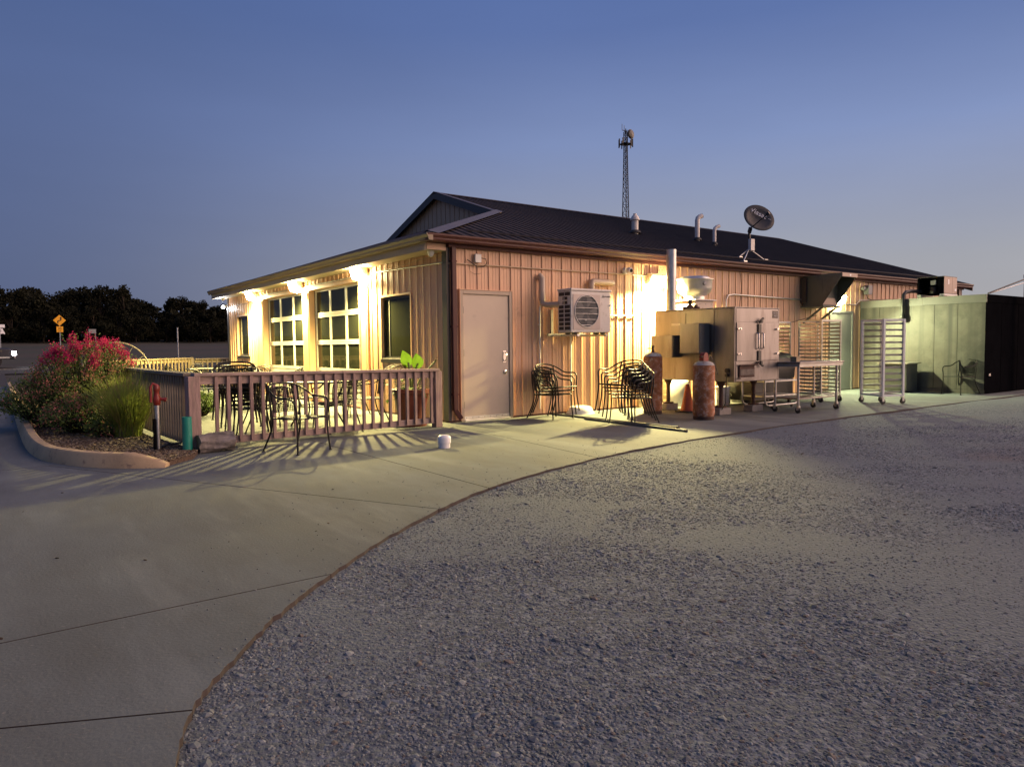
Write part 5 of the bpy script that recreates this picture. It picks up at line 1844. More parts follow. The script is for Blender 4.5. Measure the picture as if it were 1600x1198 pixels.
def rail(label, pts, ztops, posts, mt, mh, side, spacing=.1465, group='wooden patio rails', zb=.055, start=.26):
    """Rail along pts (xy) with a cap board, top and bottom rails, posts and separate balusters on the given side."""
    t = thing('patio_rail', label, 'railing', (pts[0][0], pts[0][1], 0), group)
    P = [Vector((x, y, 0)) for x, y in pts]
    cum = [0]
    for a, b in zip(P, P[1:]):
        cum.append(cum[-1] + (b - a).length)

    def at(s):
        for i in range(len(P) - 1):
            if s <= cum[i + 1] + 1e-6:
                k = (s - cum[i]) / (cum[i + 1] - cum[i])
                d = (P[i + 1] - P[i]).normalized()
                return P[i].lerp(P[i + 1], k), d, ztops[i] + (ztops[i + 1] - ztops[i]) * k
        return P[-1], (P[-1] - P[-2]).normalized(), ztops[-1]
    for i in range(len(P) - 1):
        a, b = P[i], P[i + 1]
        za, zb_ = ztops[i], ztops[i + 1]
        d = (b - a).normalized()
        n = Vector((-d.y, d.x, 0)) * side
        # cap in two boards with a small gap
        L_ = (b - a).length
        cuts = [0, L_ * .545, L_] if L_ > 3 else [0, L_]
        for c0, c1 in zip(cuts, cuts[1:]):
            p = a + d * (c0 + .002)
            q = a + d * (c1 - .002)
            p.z = za + (zb_ - za) * c0 / L_ - .019
            q.z = za + (zb_ - za) * c1 / L_ - .019
            MB().bar(p, q, .14, .038).build('cap_board', mh, t, bevel=.004)
        p, q = a + n * .0, b + n * .0
        MB().bar(p + Vector((0, 0, za - .09)), q + Vector((0, 0, zb_ - .09)), .037, .10).build('top_rail', mh, t, bevel=.003)
        MB().bar(p + Vector((0, 0, zb + .055)), q + Vector((0, 0, zb + .055)), .037, .088).build('bottom_rail', mh, t, bevel=.003)
    s = start
    while s < cum[-1] - .10:
        p, d, z = at(s)
        n = Vector((-d.y, d.x, 0)) * side
        h = round(z - .045 - .085, 2)
        me = baluster_mesh(h, mt, (h, mt.name))
        o = put('baluster', me, t, p + n * .0385 + Vector((0, 0, .085)))
        o.rotation_euler = (R(rng.uniform(-.4, .4)), R(rng.uniform(-.4, .4)), math.atan2(d.y, d.x) + R(rng.uniform(-2, 2)))
        s += spacing
    for s, w in posts:
        p, d, z = at(s)
        mb = MB().box(-w / 2, w / 2, -w / 2, w / 2, 0.0, z - .039)
        mb.xf(Matrix.Translation(p) @ Matrix.Rotation(math.atan2(d.y, d.x), 4, 'Z'))
        mb.build('post', mt, t, bevel=.005)
    return t


FA, FB = (-4.06, -.77), (-.44, -.40)
ln = math.dist(FA, FB)
rail('reddish wooden rail across the front of the patio with a worn cap board', [FA, FB], [.955, .905], [(.0, .14), (ln - .02, .12)], M['wood'], M['woodh'], -1, .1465, start=.265)
rail('greyed wooden rail along the planting bed side of the patio', [(-4.07, -.66), (-4.17, 1.2), (-4.20, 3.2), (-4.12, 5.6), (-3.95, 8.2)], [.955, .955, .955, .95, .95], [(4.0, .09), (8.9, .12)], M['woodgrey'], M['woodgrey'], 1, .118, start=.16)
M['woodlit'] = mat('lamp lit rail wood', (.24, .185, .115), .75, 0, .22, 5, .25, 30)  # paler than the other rails: the door lamps' light is put into the colour
rail('pale wooden rail on the far side of the patio lit by the door lamps', [(-3.95, 10.4), (-.95, 13.9)], [.97, .97], [(.0, .12), (4.55, .15)], M['woodlit'], M['woodlit'], -1, .19, start=.2)
rail('short pale rail section between the far post and the building end', [(-.80, 14.2), (1.2, 15.2)], [.93, .93], [(2.2, .12)], M['woodlit'], M['woodlit'], -1, .19)

# ------------------------------------------------------------------ wrought iron patio armchairs
def crv(pts, n=5):
    return smooth_line(pts, n)


def make_chair(name, label, dark=True):
    t = thing(name, label, 'chair')
    m = M['iron']
    # one tube runs from the arm ends round the back
    armp = crv([(-.245, -.245, .52), (-.262, -.235, .60), (-.275, -.175, .645), (-.282, -.04, .652), (-.282, .07, .672), (-.265, .18, .735), (-.205, .265, .79), (-.10, .305, .812), (0, .312, .816), (.10, .305, .812), (.205, .265, .79), (.265, .18, .735), (.282, .07, .672), (.282, -.04, .652), (.275, -.175, .645), (.262, -.235, .60), (.245, -.245, .52)], 4)
    MB().tube(armp, .0115, 8).build('arm_rail', m, t, smooth=60)
    for s in (-1, 1):
        MB().tube(crv([(s * .245, -.245, .521), (s * .236, -.245, .42), (s * .236, -.25, .25), (s * .255, -.27, .0)], 4), .0105, 8).lathe([(.019, 0), (.019, .008), (.011, .012)], (s * .255, -.27, 0), 10).build('leg', m, t, smooth=60)
        MB().tube(crv([(s * .215, .255, .775), (s * .222, .235, .60), (s * .215, .205, .41), (s * .222, .225, .25), (s * .262, .33, .0)], 4), .0105, 8).lathe([(.019, 0), (.019, .008), (.011, .012)], (s * .262, .33, 0), 10).build('leg', m, t, smooth=60)
    rim = crv([(-.235, -.22, .412), (-.20, -.262, .412), (0, -.272, .415), (.20, -.262, .412), (.235, -.22, .412), (.235, 0, .405), (.222, .18, .405), (.15, .215, .408), (-.15, .215, .408), (-.222, .18, .405), (-.235, 0, .405), (-.235, -.22, .412)], 2)
    MB().tube(rim, .010, 7).build('seat_rim', m, t, smooth=60)
    mb = MB()
    for k in range(15):
        x = -.217 + .031 * k
        mb.box(x - .0085, x + .0085, -.255 + .25 * abs(x) ** 1.6, .205, .4065, .4095)
    for k in range(15):
        y = -.24 + .031 * k
        mb.box(-.225, .225, y - .0085, y + .0085, .4098, .4125)
    mb.build('seat', m, t)
    # mesh back within its own thin frame
    def bp(u, v):                                        # u across, v up
        z = .47 + v * .30
        return (u, .215 + .055 * v + (.05 * (1 - (u / .2) ** 2)), z)
    fr = [bp(-.165, 0), bp(-.175, .5), bp(-.16, .88), bp(-.08, .985), bp(0, 1.0), bp(.08, .985), bp(.16, .88), bp(.175, .5), bp(.165, 0)]
    MB().tube(crv(fr, 3), .007, 6).tube([bp(-.165, 0), bp(0, 0), bp(.165, 0)], .007, 6).build('back_frame', m, t, smooth=60)
    mb = MB()
    for k in range(15):
        u = -.154 + .022 * k
        top = .985 - .12 * (abs(u) / .16) ** 3
        mb.tube([bp(u, 0), bp(u * 1.05, .5), bp(u, top)], .0055, 4)
    for k in range(1, 13):
        v = k / 13
        mb.tube([bp(-.168, v), bp(-.085, v), bp(0, v), bp(.085, v), bp(.168, v)], .0045, 4)
    mb.build('backrest', m, t)
    return t


M['iron'] = mat('black wrought iron', (.008, .008, .0075), .45, .0, .3, 12, spec=.25)
chair0 = make_chair('patio_chair', '')
_first = [True]


def chair(x, y, face, label, group, z=0, lean=0):
    """face = compass-like angle of the way the sitter looks, degrees from -Y towards +X."""
    if _first[0]:
        c = chair0
        _first[0] = False
    else:
        c = copy_tree(chair0)
    c.location = (x, y, z)
    c.rotation_euler = (R(lean), 0, R(face))
    c['label'] = label
    c['group'] = group
    return c


chair(-3.03, -1.50, 22, 'single black wrought iron armchair on the drive in front of the patio rail', 'loose wrought iron chairs')
chair(12.36, -2.62, -108, 'lone thin black armchair against the stained cooler wall', 'loose wrought iron chairs')
GS = 'wrought iron chairs stacked by the yard wall'
for k, w in enumerate(('bottom', 'middle', 'top')):
    s = R(8)
    chair(1.74 + .07 * k * math.sin(s), -.50 - .07 * k * math.cos(s), 8, '%s chair of the short stack of three by the tan door' % w, GS, .06 * k, -1.5 * k)
s = R(-84)
for k, w in enumerate(('bottom', 'second', 'third', 'fourth', 'top')):
    chair(2.2 + .085 * k * math.sin(s), -1.98 - .085 * k * math.cos(s), -84, '%s chair of the tall stack beside the dark gas cylinder' % w, GS, .052 * k, -1.2 * k)
GP = 'wrought iron chairs on the patio'
s = R(-70)
for k, w in enumerate(('bottom', 'second', 'third', 'fourth', 'fifth', 'top')):
    chair(-3.05 + .06 * k * math.sin(s), .25 - .06 * k * math.cos(s), -20, '%s chair of the stack just behind the front rail on the patio' % w, GP, .055 * k, -1.2 * k)

# round tables with mesh tops
def make_table():
    t = thing('patio_table', '', 'table')
    MB().tube([(.60 * math.cos(2 * math.pi * k / 40), .60 * math.sin(2 * math.pi * k / 40), .715) for k in range(40)], .014, 8, True).build('rim', M['iron'], t, smooth=180)
    MB().lathe([(.592, .712), (.592, .718), (0, .718)], (0, 0, 0), 40).build('table_top', mat('smoked patio table top', (.30, .30, .24), .3, .2, .15, 20), t)
    for k in range(4):
        a = R(45 + 90 * k)
        c, s_ = math.cos(a), math.sin(a)
        MB().tube(crv([(.46 * c, .46 * s_, .71), (.36 * c, .36 * s_, .5), (.30 * c, .30 * s_, .3), (.46 * c, .46 * s_, 0)], 4), .013, 8).build('leg', M['iron'], t, smooth=60)
    MB().tube([(.31 * math.cos(2 * math.pi * k / 24), .31 * math.sin(2 * math.pi * k / 24), .33) for k in range(24)], .009, 6, True).build('brace_ring', M['iron'], t, smooth=180)
    return t


tab0 = make_table()
TB = [(-1.85, .95, 'round patio table nearest the front rail facing the near glazed door'), (-1.6, 5.6, 'round patio table in the middle of the patio'), (-1.3, 10.0, 'round patio table at the far end of the patio')]
for i, (x, y, lb) in enumerate(TB):
    c = tab0 if i == 0 else copy_tree(tab0)
    c.location = (x, y, 0)
    c['label'] = lb
    c['group'] = 'round patio tables'
names = ['front rail', 'glazed door', 'far side', 'planting bed']
for i, (x, y, lb) in enumerate(TB):
    which = ('near', 'middle', 'far')[i]
    for k, (a, wd) in enumerate(((-100, 'on the front rail side'), (-10, 'on the glazed door side'), (75, 'on the far side'), (170, 'on the planting bed side'))):
        a += (8, -12, 15)[i]
        cx_, cy_ = x + .82 * math.cos(R(a)), y + .82 * math.sin(R(a))
        fc = math.degrees(math.atan2(x - cx_, -(y - cy_)))
        c = chair(cx_, cy_, fc + (6, -9, 12, -5)[k], 'patio chair drawn up to the %s round table %s' % (which, wd), GP)
        if i == 2 and k == 1:
            cu = MB().box(-.17, .17, .20, .245, .50, .74).build('back_patch', M['blue'], None, bevel=.02)  # blue patch filling the middle of the chair back
            cu.parent = c
            c['label'] = 'patio chair with a blue patch in its back at the far round table'
chair(-.75, 2.35, -60, 'patio chair standing alone by the near glazed door facing the planting bed', GP)
chair(-.9, 7.4, -60, 'patio chair standing alone by the far glazed door', GP)

# ------------------------------------------------------------------ planter with broad leaved plants by the rail end
pl = thing('planter_pot', 'large dark red terracotta pot of soil behind the rail end', 'pot', (-.66, .06, 0))
MB().lathe([(.17, .0), (.185, .02), (.20, .10), (.275, .50), (.30, .52), (.305, .58), (.285, .585), (.275, .52), (0, .50)], (-.66, .06, 0), 32).build('pot', M['terra'], pl, smooth=40)
MB().lathe([(.24, .0), (.25, .035), (.245, .04), (.22, .012), (.186, .010)], (-.66, .06, 0.001), 28, caps=False).build('saucer', M['terra'], pl, smooth=40)
MB().lathe([(.272, .515), (.0, .53)], (-.66, .06, 0), 20, caps=False).build('soil', M['soil'], pl)


def leaf(mb, p, d, ln, wd, up=(0, 0, 1), droop=.3, n=6, fold=.15):
    p, d = Vector(p), Vector(d).normalized()
    s = d.cross(Vector(up))
    if s.length < .05:
        s = d.cross(Vector((1, 0, 0)))
    s.normalize()
    u = s.cross(d)
    o = len(mb.v)
    for i in range(n + 1):
        t = i / n
        w = wd * math.sin(math.pi * min(1, (t * .92 + .06)) ** .8) * .5
        c = p + d * ln * t - Vector((0, 0, 1)) * droop * ln * t * t
        mb.v += [tuple(c - s * w + u * fold * w), tuple(c), tuple(c + s * w + u * fold * w)]
    for i in range(n):
        a = o + 3 * i
        mb.f += [(a, a + 1, a + 4, a + 3), (a + 1, a + 2, a + 5, a + 4)]


cn = thing('broad_leaf_plant', 'broad leaved plant with two bright green upright leaves growing in the red pot', 'plant', (-.66, .06, .52))
MB().tube([(-.66, .06, .5), (-.67, .05, .8), (-.70, .06, 1.0)], .018, 7).tube([(-.65, .08, .5), (-.60, .06, .85), (-.56, .0, .98)], .015, 7).tube([(-.64, .04, .5), (-.50, -.02, .78), (-.26, -.06, 1.03)], .014, 7).build('stem', mat('plant stem', (.13, .17, .04), .6, 0, .2, 5), cn, smooth=60)
for (p, d, l_, w_) in (((-.70, .06, .93), (-.10, .35, .80), .30, .19), ((-.56, .0, .90), (.06, .28, .75), .27, .20)):
    mb = MB()
    leaf(mb, p, d, l_, w_, (.75, .9, .1), .05, 8)
    mb.build('leaf', M['leafbright'], cn, smooth=60)
for i in range(13):
    a = R(i * 47)
    mb = MB()
    leaf(mb, (-.66 + .07 * math.cos(a), .06 + .07 * math.sin(a), .54 + .02 * (i % 3)), (math.cos(a), math.sin(a), .55), rng.uniform(.26, .46), rng.uniform(.09, .15), droop=.75)
    mb.build('leaf', (M['leaf'], M['leafbright'], M['leaf'], M['leafbrown'])[i % 4], cn, smooth=60)
mb = MB()
for i in range(46):
    t_ = rng.random()
    p = Vector((-.50, -.02, .78)).lerp(Vector((-.24, -.06, 1.06)), t_)
    leaf(mb, p, (rng.uniform(-1, 1), rng.uniform(-1, 1), rng.uniform(-.2, 1)), rng.uniform(.03, .06), .02, n=3)
mb.build('seed_head', M['leafbrown'], cn)
mb = MB()
for i in range(60):
    leaf(mb, (-.82 + rng.gauss(0, .10), .12 + rng.gauss(0, .12), .62 + rng.gauss(0, .14)), (rng.gauss(0, 1), rng.gauss(0, 1), rng.gauss(.2, .6)), rng.uniform(.05, .10), .045, n=3)
mb.build('trailing_foliage', M['leaf'], cn)
mb = MB()
for i in range(24):
    a = R(140 + rng.uniform(-50, 50))
    leaf(mb, (-.72, .10, .86 + rng.uniform(-.06, .10)), (math.cos(a), math.sin(a) * .5, rng.uniform(-.1, .5)), rng.uniform(.22, .45), .05, droop=.5, n=5)
mb.build('drooping_leaves', M['leafbrown'], cn)

# ------------------------------------------------------------------ things round the bed corner
t = thing('yard_hydrant', 'red headed yard hydrant on a galvanised standpipe in the mulch', 'hydrant', (-4.43, -.62, 0))
hx, hy = -4.43, -.62
MB().cyl((hx, hy, 0), (hx, hy, .62), .027, n=14).build('standpipe', M['galv'], t, smooth=40)
MB().box(hx - .052, hx - .028, hy - .04, hy + .015, 0, .42).build('wood_stake', M['coolerdark'], t, bevel=.003)
MB().lathe([(.030, .58), (.042, .60), (.045, .66), (.032, .70), (.028, .74), (.036, .76), (.036, .80), (.02, .825), (0, .83)], (hx, hy, 0), 18).cyl((hx, hy, .66), (hx + .085, hy - .025, .645), .020, n=12).cyl((hx + .075, hy - .022, .647), (hx + .10, hy - .03, .64), .028, n=12).build('head', M['redpaint'], t, smooth=40)
MB().tube([(hx + .02, hy, .81), (hx - .04, hy, .84), (hx - .065, hy, .80), (hx - .065, hy, .62)], .016, 8).build('lever', M['redpaint'], t, smooth=60)
MB().cyl((hx, hy, .55), (hx, hy, .57), .034, n=14).build('clamp', M['galv'], t, smooth=40)
MB().tube([(hx + .03, hy + .02, .07), (hx + .12, hy + .02, .10), (-4.20, -.74, .12)], .012, 6).build('hose', M['cable'], t)
t = thing('teal_pipe', 'upright teal plastic pipe at the corner of the patio rail', 'pipe', (-4.17, -.92, 0))
MB().lathe([(.055, -.01), (.055, .445), (.047, .445), (.047, .2)], (-4.165, -.91, 0), 28, caps=False).build('sleeve', M['teal'], t, smooth=40)
MB().lathe([(.0465, .3), (0, .3)], (-4.165, -.91, 0), 20, caps=False).build('bottom', M['black'], t)
lg = thing('log', 'short cut log with rough bark lying against the front rail', 'log', (-3.79, -.92, .11))
mb = MB()
la, lb_ = Vector((-4.05, -.93, .112)), Vector((-3.64, -.90, .118))
n1, n2 = 22, 26
for i in range(n1 + 1):
    p = la.lerp(lb_, i / n1)
    for k in range(n2):
        a = 2 * math.pi * k / n2
        r_ = .112 + .010 * math.sin(3 * a + i * .25) + .007 * math.sin(9 * a + .4 * math.sin(i * .7)) + rng.uniform(-.006, .006)
        mb.v.append((p.x + .01 * math.sin(5 * a) * (i in (0, n1)), p.y + r_ * math.cos(a), max(.001, p.z + r_ * math.sin(a))))
for i in range(n1):
    for k in range(n2):
        mb.f.append((i * n2 + k, i * n2 + (k + 1) % n2, (i + 1) * n2 + (k + 1) % n2, (i + 1) * n2 + k))
mb.build('bark', M['bark'], lg, smooth=50)
for i, nm in ((0, 'cut_end'), (n1, 'cut_end')):
    m2 = MB()
    m2.v = [mb.v[i * n2 + k] for k in range(n2)]
    m2.f = [tuple(range(n2))]
    m2.build(nm, M['logend'], lg)
t = thing('wagon_wheel', 'large pale spoked metal wheel standing behind the flowering shrub', 'wheel', (-3.97, 6.33, .0))
wc = Vector((-3.97, 6.33, .78))
ax = Vector((.30, 1, 0)).normalized()
sx = Vector((ax.y, -ax.x, 0))
def W(r, a, o=0):
    return tuple(wc + sx * r * math.cos(a) + Vector((0, 0, 1)) * r * math.sin(a) + ax * o)
M['palemetal'] = mat('pale weathered iron', (.30, .26, .19), .7, 0, .2, 8)
mb = MB()
mb.tube([W(.61, 2 * math.pi * k / 56) for k in range(56)], .014, 6, True)
mb.build('tyre', M['palemetal'], t, smooth=180)
for k in range(14):
    a = 2 * math.pi * (k + .3) / 14
    MB().tube([W(.07, a, .05 * (-1) ** k), W(.605, a)], .0075, 5).build('spoke', M['palemetal'], t)
MB().cyl(W(0, 0, -.10), W(0, 0, .10), .07, n=16).build('hub', M['palemetal'], t, smooth=40)

# ------------------------------------------------------------------ shrubs and grasses
def quadleaf(mb, p, d, ln, wd, roll):
    d = Vector(d).normalized()
    s = d.orthogonal().normalized()
    s.rotate(Matrix.Rotation(roll, 3, d))
    p = Vector(p)
    u = s.cross(d) * wd * .25
    mb.add([tuple(p), tuple(p + d * ln * .5 + s * wd / 2 + u), tuple(p + d * ln), tuple(p + d * ln * .5 - s * wd / 2 + u)], [(0, 1, 2, 3)])


def sph(rng):
    while True:
        v = Vector((rng.uniform(-1, 1), rng.uniform(-1, 1), rng.uniform(-1, 1)))
        if .05 < v.length < 1:
            return v.normalized()


def shrub(name, label, x, y, h, rad, nst, nleaf, flowers, fade, lean=(0, 0), group=None, seed=1):
    g = random.Random(seed)
    t = thing(name, label, 'shrub', (x, y, .03), group)
    st, lf, fl, fd = MB(), MB(), MB(), MB()
    for i in range(nst):
        a = 2 * math.pi * i / nst * 1.0 + g.uniform(-.3, .3)
        rr = rad * (g.random() ** .5)
        tip = Vector((x + rr * math.cos(a) * 1.05 + lean[0], y + rr * math.sin(a) * 1.05 + lean[1], .03 + h * (1 - .55 * (rr / rad) ** 2) * g.uniform(.86, 1.04)))
        b = Vector((x + .10 * math.cos(a) * g.random(), y + .10 * math.sin(a) * g.random(), .03))
        mid = b.lerp(tip, .5) + Vector((.12 * math.cos(a), .12 * math.sin(a), .06))
        st.tube([tuple(b), tuple(mid), tuple(tip)], [.012, .008, .003], 5)
        for k in range(nleaf):
            q = g.random() ** .6
            if q < .18:
                continue
            p = b.lerp(mid, q * 2) if q < .5 else mid.lerp(tip, q * 2 - 1)
            p = p + sph(g) * g.uniform(0, .11) * (.5 + q)
            d = (sph(g) + (tip - b).normalized() * .7 + Vector((math.cos(a), math.sin(a), 0)) * .3)
            quadleaf(lf, p, d, g.uniform(.035, .062), g.uniform(.016, .026), g.uniform(0, 6.28))
        if g.random() < flowers and tip.z > h * .70:
            for k in range(80):
                p = tip + Vector((g.gauss(0, .034), g.gauss(0, .034), g.gauss(-.005, .042)))
                quadleaf(fl, p, sph(g) + Vector((0, 0, .4)), g.uniform(.018, .030), g.uniform(.016, .026), g.uniform(0, 6.28))
        elif g.random() < fade and tip.z < h * .95:
            for k in range(26):
                p = tip + Vector((g.gauss(0, .05), g.gauss(0, .05), g.gauss(-.03, .05)))
                quadleaf(fd, p, sph(g), g.uniform(.020, .032), g.uniform(.016, .026), g.uniform(0, 6.28))
    st.build('stems', M['trunk'], t)
    lf.build('foliage', M['leaf'], t, fix=False)
    if fl.f:
        fl.build('blossoms', M['flower'], t, fix=False)
    if fd.f:
        fd.build('faded_blossoms', M['flowerfade'], t, fix=False)
    return t


shrub('flowering_shrub', 'big crimson flowering shrub spreading over the kerbed mulch bed', -4.76, 3.15, 1.42, .86, 210, 62, .62, .75, (0, .0), seed=4)
shrub('flowering_shrub', 'low leafy flowering shrub with faded blooms at the front foot of the crimson shrub', -4.95, 2.05, .62, .50, 80, 50, .05, .5, seed=5)
shrub('leafy_shrub', 'dark green shrub with long arching shoots at the kerb side of the crimson shrub', -5.28, 3.3, .86, .62, 70, 70, 0, .05, (-.10, 0), seed=6)
shrub('small_bush', 'small round green bush on the patio behind the corner post', -2.98, 3.75, .50, .27, 46, 50, 0, 0, seed=9)
shrub('leafy_shrub', 'small dark shrub low in the mulch beside the ornamental grass', -4.72, 1.25, .26, .24, 26, 40, 0, .35, seed=12)

gr = thing('ornamental_grass', 'tall clump of green ornamental grass in the mulch beside the patio rail', 'grass clump', (-4.50, 1.15, .04))
g = random.Random(21)
bl, bd = MB(), MB()
for i in range(1900):
    a = g.uniform(0, 2 * math.pi)
    r0 = .17 * g.random() ** .5
    x, y = -4.52 + r0 * math.cos(a), 1.10 + r0 * math.sin(a)
    ln = g.uniform(.50, 1.0)
    a2 = a + g.gauss(0, .5)
    sp = g.uniform(.04, .85) * (.4 + r0 / .17 * .7)
    w = g.uniform(.0032, .0068)
    sx_, sy_ = -math.sin(a2) * w, math.cos(a2) * w
    tgt = bd if g.random() < .16 else bl
    o = len(tgt.v)
    for k in range(5):
        q = k / 4
        px = x + math.cos(a2) * sp * ln * (q ** 1.7)
        py = y + math.sin(a2) * sp * ln * (q ** 1.7)
        pz = .04 + ln * (q - .30 * sp * q ** 2.4)
        tw_ = 1 - q * .92
        tgt.v += [(px - sx_ * tw_, py - sy_ * tw_, pz), (px + sx_ * tw_, py + sy_ * tw_, pz)]
    for k in range(4):
        tgt.f.append((o + 2 * k, o + 2 * k + 1, o + 2 * k + 3, o + 2 * k + 2))
bl.build('blades', M['blade'], gr, fix=False)
bd.build('dry_blades', M['bladedry'], gr, fix=False)

# ------------------------------------------------------------------ trees beyond the highway
def tree_meshes(seed, h, w, conic=0, airy=0):
    g = random.Random(seed)
    tk = MB()
    tk.tube([(0, 0, -.5), (.1, 0, h * .3), (-.1, .1, h * .62), (0, 0, h * .9)], [h * .028, h * .021, h * .012, h * .004], 7)
    cl = []
    for i in range(26 if not airy else 20):
        z = h * g.uniform(.22, .97)
        q = (z / h - .2) / .8
        rad = w * (math.sin(math.pi * min(1, max(.06, q * .92 + .10))) ** .7 if not conic else (1.05 - q)) * g.uniform(.35, 1.0)
        a = g.uniform(0, 6.28)
        c = Vector((rad * math.cos(a), rad * math.sin(a), z))
        s = h * g.uniform(.07, .15) * (.75 if airy else 1)
        cl.append((c, s))
        tk.tube([(0, 0, max(h * .15, z - rad * .8 - h * .06)), tuple(c * .55 + Vector((0, 0, z)) * .45 - Vector((0, 0, h * .02))), tuple(c)], [h * .009, h * .006, h * .002], 5)
    lf = MB()
    for c, s in cl:
        for k in range(150 if not airy else 100):
            v = sph(g) * s * g.random() ** .33
            p = c + Vector((v.x * 1.15, v.y * 1.15, v.z * .8))
            quadleaf(lf, p, sph(g), g.uniform(.28, .52), g.uniform(.20, .34), g.uniform(0, 6.28))
    return tk.mesh('trunk', M['trunk']), lf.mesh('crown', M['foliage_dark'], fix=False)


protos = [tree_meshes(1, 8.2, 3.3), tree_meshes(2, 7.4, 3.6), tree_meshes(3, 9.0, 2.6, 0, 1), tree_meshes(4, 7.0, 2.4, 1), tree_meshes(5, 6.2, 3.4)]
TREES = []


def view_tree(px, dist, k, h):
    a = R(36.012) + math.atan((px - 800) / 1121.26)
    x, y = -6.026 + dist * math.sin(a), -10.04 + dist * math.cos(a)
    TREES.append((x, y, k, h * .80))


tspec = [(-40, 104, 1, 8.2), (8, 106, 0, 8.0), (38, 101, 4, 7.4), (62, 110, 1, 7.2), (84, 104, 0, 6.6), (104, 112, 4, 6.6), (122, 105, 1, 7.8), (142, 108, 0, 8.4), (160, 103, 2, 8.7), (176, 107, 0, 8.5), (196, 102, 2, 8.8), (207, 110, 1, 7.0), (224, 104, 4, 6.2), (240, 106, 1, 5.4), (272, 103, 3, 7.0), (286, 107, 0, 7.2), (302, 104, 3, 6.6), (322, 103, 2, 6.8), (338, 108, 1, 5.8), (352, 104, 4, 5.9), (372, 106, 0, 6.2), (22, 98, 4, 5.0), (70, 97, 4, 4.6), (110, 97, 4, 5.0), (150, 96, 4, 4.8), (188, 97, 4, 4.9), (214, 97, 4, 4.2), (262, 99, 4, 3.6), (296, 98, 4, 4.4), (330, 97, 4, 4.2), (360, 98, 4, 4.4), (-20, 98, 0, 6.6), (52, 115, 1, 8.4)]
for s in tspec:
    view_tree(*s)
kinds = ['rounded', 'broad', 'airy tall', 'pointed', 'low bushy']
SPOT = {-40: 'cut by the left edge of the picture', 8: 'directly behind the white route marker', 38: 'just right of the white route marker', 62: 'midway between route marker and yellow warning sign', 84: 'touching the left corner of the yellow warning sign', 104: 'touching the right corner of the yellow warning sign', 122: 'between the yellow warning sign and the grey sign back', 142: 'directly above the grey sign back', 160: 'just right of the grey sign back', 176: 'above the left half of the crimson shrub top', 196: 'above the spoked wheel, tallest of the wood', 207: 'right behind the spoked wheel', 224: 'closing the tall wood right of the spoked wheel', 240: 'low at the gap left of the thin pole', 272: 'touching the thin pole from the left', 286: 'directly above the thin pole', 302: 'just right of the thin pole', 322: 'midway between thin pole and building eave', 338: 'left of the white corner lamp', 352: 'behind the white corner lamp', 372: 'half hidden by the building corner', 22: 'in front of the wood right of the route marker', 70: 'in front of the wood left of the warning sign', 110: 'in front of the wood right of the warning sign', 150: 'in front of the wood by the grey sign back', 188: 'in front of the wood behind the spoked wheel', 214: 'in front of the wood right of the wheel', 262: 'in front of the gap left of the thin pole', 296: 'in front of the wood right of the thin pole', 330: 'in front of the wood midway to the eave', 360: 'in front of the wood at the building corner', -20: 'in the front row at the left edge of the picture', 52: 'in the back row right of the route marker'}
for i, (x, y, k, h) in enumerate(TREES):
    t = thing('tree', '%s dark tree %s' % (kinds[k], SPOT[tspec[i][0]]), 'tree', (x, y, ter(x, y) - .1), 'dark trees beyond the highway')
    s = h / (8.2, 7.4, 9.0, 7.0, 6.2)[k]
    for me in protos[k]:
        put(me.name.split('.')[0], me, t)
    t.scale = (s * rng.uniform(.9, 1.15), s * rng.uniform(.9, 1.15), s)
    t.rotation_euler = (0, 0, rng.uniform(0, 6.28))
# low brush closing the foot of the wood
mb = MB()
g = random.Random(77)
for i in range(6500):
    px = g.uniform(-60, 420)
    a = R(36.012) + math.atan((px - 800) / 1121.26)
    ds = g.uniform(100, 125)
    x, y = -6.026 + ds * math.sin(a), -10.04 + ds * math.cos(a)
    quadleaf(mb, (x, y, ter(x, y) + g.random() ** 1.4 * 4.2), sph(g), g.uniform(.5, .9), g.uniform(.4, .6), g.uniform(0, 6.28))
tag(mb.build('undergrowth', M['foliage_dark'], fix=False), kind='stuff')

# ------------------------------------------------------------------ road signs and car
def at_px(px, dist):
    a = R(36.012) + math.atan((px - 800) / 1121.26)
    x, y = -6.026 + dist * math.sin(a), -10.04 + dist * math.cos(a)
    return x, y, ter(x, y), -a


x, y, z, rz = at_px(96.5, 72)
t = thing('warning_sign', 'yellow diamond winding road sign over a small square speed plate', 'road sign', (x, y, z))
t.rotation_euler = (0, 0, rz)
w = .47
q = [(0, -.03, 2.06 - .0), (w, -.03, 2.06 + w - .0), (0, -.03, 2.06 + 2 * w), (-w, -.03, 2.06 + w)]


def lbuild(mb, name, m, parent, **kw):
    """Build in the parent's own space."""
    o = bpy.data.objects.new(name, mb.mesh(name, m))
    COL.objects.link(o)
    o.parent = parent
    return o


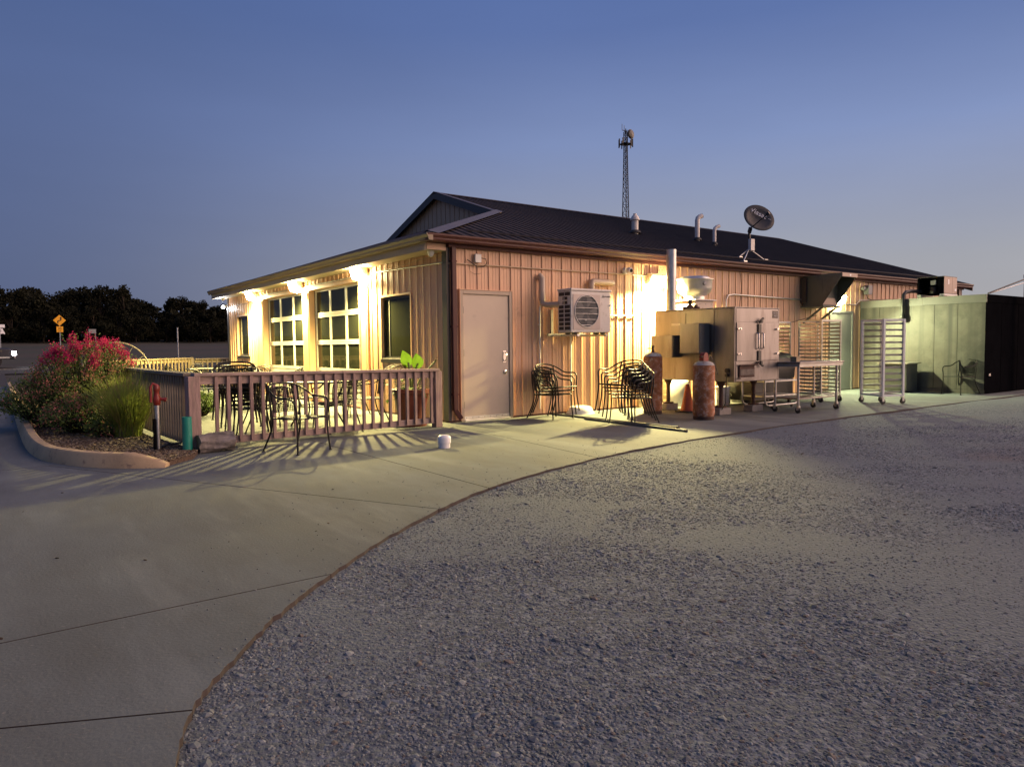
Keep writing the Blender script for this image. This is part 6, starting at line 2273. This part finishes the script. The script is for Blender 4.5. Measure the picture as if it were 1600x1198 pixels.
lbuild(MB().slab(q, (0, .012, 0)), 'sign_plate', M['yellow'], t)
lbuild(MB().box(-.24, .24, -.03, -.018, 1.53, 2.01), 'speed_plate', M['yellow'], t)
lbuild(MB().box(-.035, .035, -.016, .04, -.3, 2.9), 'post', M['galv'], t)
cz = 2.06 + w
mb = MB()
for a, b in (((-.12, cz - .26), (-.12, cz - .05)), ((-.12, cz - .05), (.10, cz + .0)), ((.10, cz), (.10, cz + .16))):
    mb.bar((a[0], -.036, a[1]), (b[0], -.036, b[1]), .075, .006, (0, 1, 0))
mb.slab([(.0, -.039, cz + .14), (.20, -.039, cz + .14), (.10, -.039, cz + .32)], (0, .006, 0))
lbuild(mb, 'arrow', M['black'], t)
o = text('50', .26, M['black'], None, (0, 0, 0), (R(90), 0, 0))
o.parent = t
o.location = (0, -.034, 1.81)
o = text('MPH', .11, M['black'], None, (0, 0, 0), (R(90), 0, 0), 'lettering')
o.parent = t
o.location = (0, -.034, 1.61)
x, y, z, rz = at_px(3.0, 66)
t = thing('route_marker', 'white route 13 marker below a white plate at the roadside', 'road sign', (x, y, z))
t.rotation_euler = (0, 0, rz)
shape = [(-.30, 1.87), (-.31, 1.62), (-.20, 1.50), (.22, 1.48), (.27, 1.43), (.31, 1.46), (.29, 1.58), (.22, 1.70), (.17, 1.87)]
lbuild(MB().slab([(a, -.03, b) for a, b in shape], (0, .012, 0)), 'shield_plate', M['signwhite'], t)
lbuild(MB().box(-.31, .31, -.03, -.018, 1.93, 2.17), 'upper_plate', M['signwhite'], t)
lbuild(MB().box(-.03, .03, -.016, .04, -.3, 2.17), 'post', M['galv'], t)
o = text('13', .25, M['black'], None, (0, 0, 0), (R(90), 0, 0))
o.parent = t
o.location = (-.03, -.034, 1.69)
x, y, z, rz = at_px(147, 78)
t = thing('sign_back', 'grey back of a two post sign behind the crimson shrub', 'road sign', (x, y, z))
t.rotation_euler = (0, 0, rz)
lbuild(MB().box(-.30, .30, 0, .012, 1.35, 1.75), 'plate', M['grey'], t)
for s in (-.24, .24):
    lbuild(MB().box(s - .03, s + .03, .013, .06, -.3, 1.74), 'post', M['grey'], t)
x, y, z, rz = at_px(279.5, 34)
t = thing('thin_pole', 'thin grey marker pole standing in the dark field', 'pole', (x, y, z))
lbuild(MB().cyl((0, 0, -.3), (0, 0, 2.1), .03, .026, 10), 'pole', M['galv'], t)
lbuild(MB().cyl((0, 0, 2.1), (0, 0, 2.13), .034, n=10), 'cap', M['galv'], t)

# pale pickup waiting on the highway at the picture's edge
x, y, z, rz = at_px(3, 46)
car = thing('pickup_truck', 'dark pickup truck with bright white lights on the highway', 'truck', (x - 2.05, y, z))
M['carpaint'] = mat('dark grey car paint', (.05, .05, .06), .3, .3, .05, 3, coat=.5)
side = [(-2.7, .45), (-2.7, 1.0), (-1.0, 1.05), (-.9, 1.08), (-.55, 1.72), (.55, 1.74), (1.05, 1.12), (2.4, 1.02), (2.62, .85), (2.66, .45)]
mb = MB().slab([(a, -.92, b) for a, b in side], (0, 1.84, 0))
lbuild(mb, 'body', M['carpaint'], car).modifiers.new('bevel', 'BEVEL').width = .06
lbuild(MB().slab([(-.45, -.925, 1.12), (.0, -.925, 1.12), (0, -.925, 1.62), (-.42, -.925, 1.60)], (0, .02, 0)).slab([(.06, -.925, 1.12), (.86, -.925, 1.12), (.50, -.925, 1.62), (.06, -.925, 1.62)], (0, .02, 0)), 'window', M['glass'], car)
for xx in (-1.7, 1.7):
    for yy in (-.88, .72):
        w_ = lbuild(MB().cyl((xx, yy, .37), (xx, yy + .2, .37), .37, n=24), 'wheel', M['rubber'], car)
        r_ = lbuild(MB().cyl((xx, yy - .006, .37), (xx, yy + .206, .37), .22, n=20), 'rim', M['alu'], car)
        r_.parent = w_
lbuild(MB().box(2.5, 2.69, -.94, -.55, .66, .86).box(2.5, 2.69, .55, .94, .66, .86), 'headlight', M['lens_white'], car)
lbuild(MB().box(-.8, 2.4, -.935, -.921, .50, .58), 'running_board', M['alu'], car)
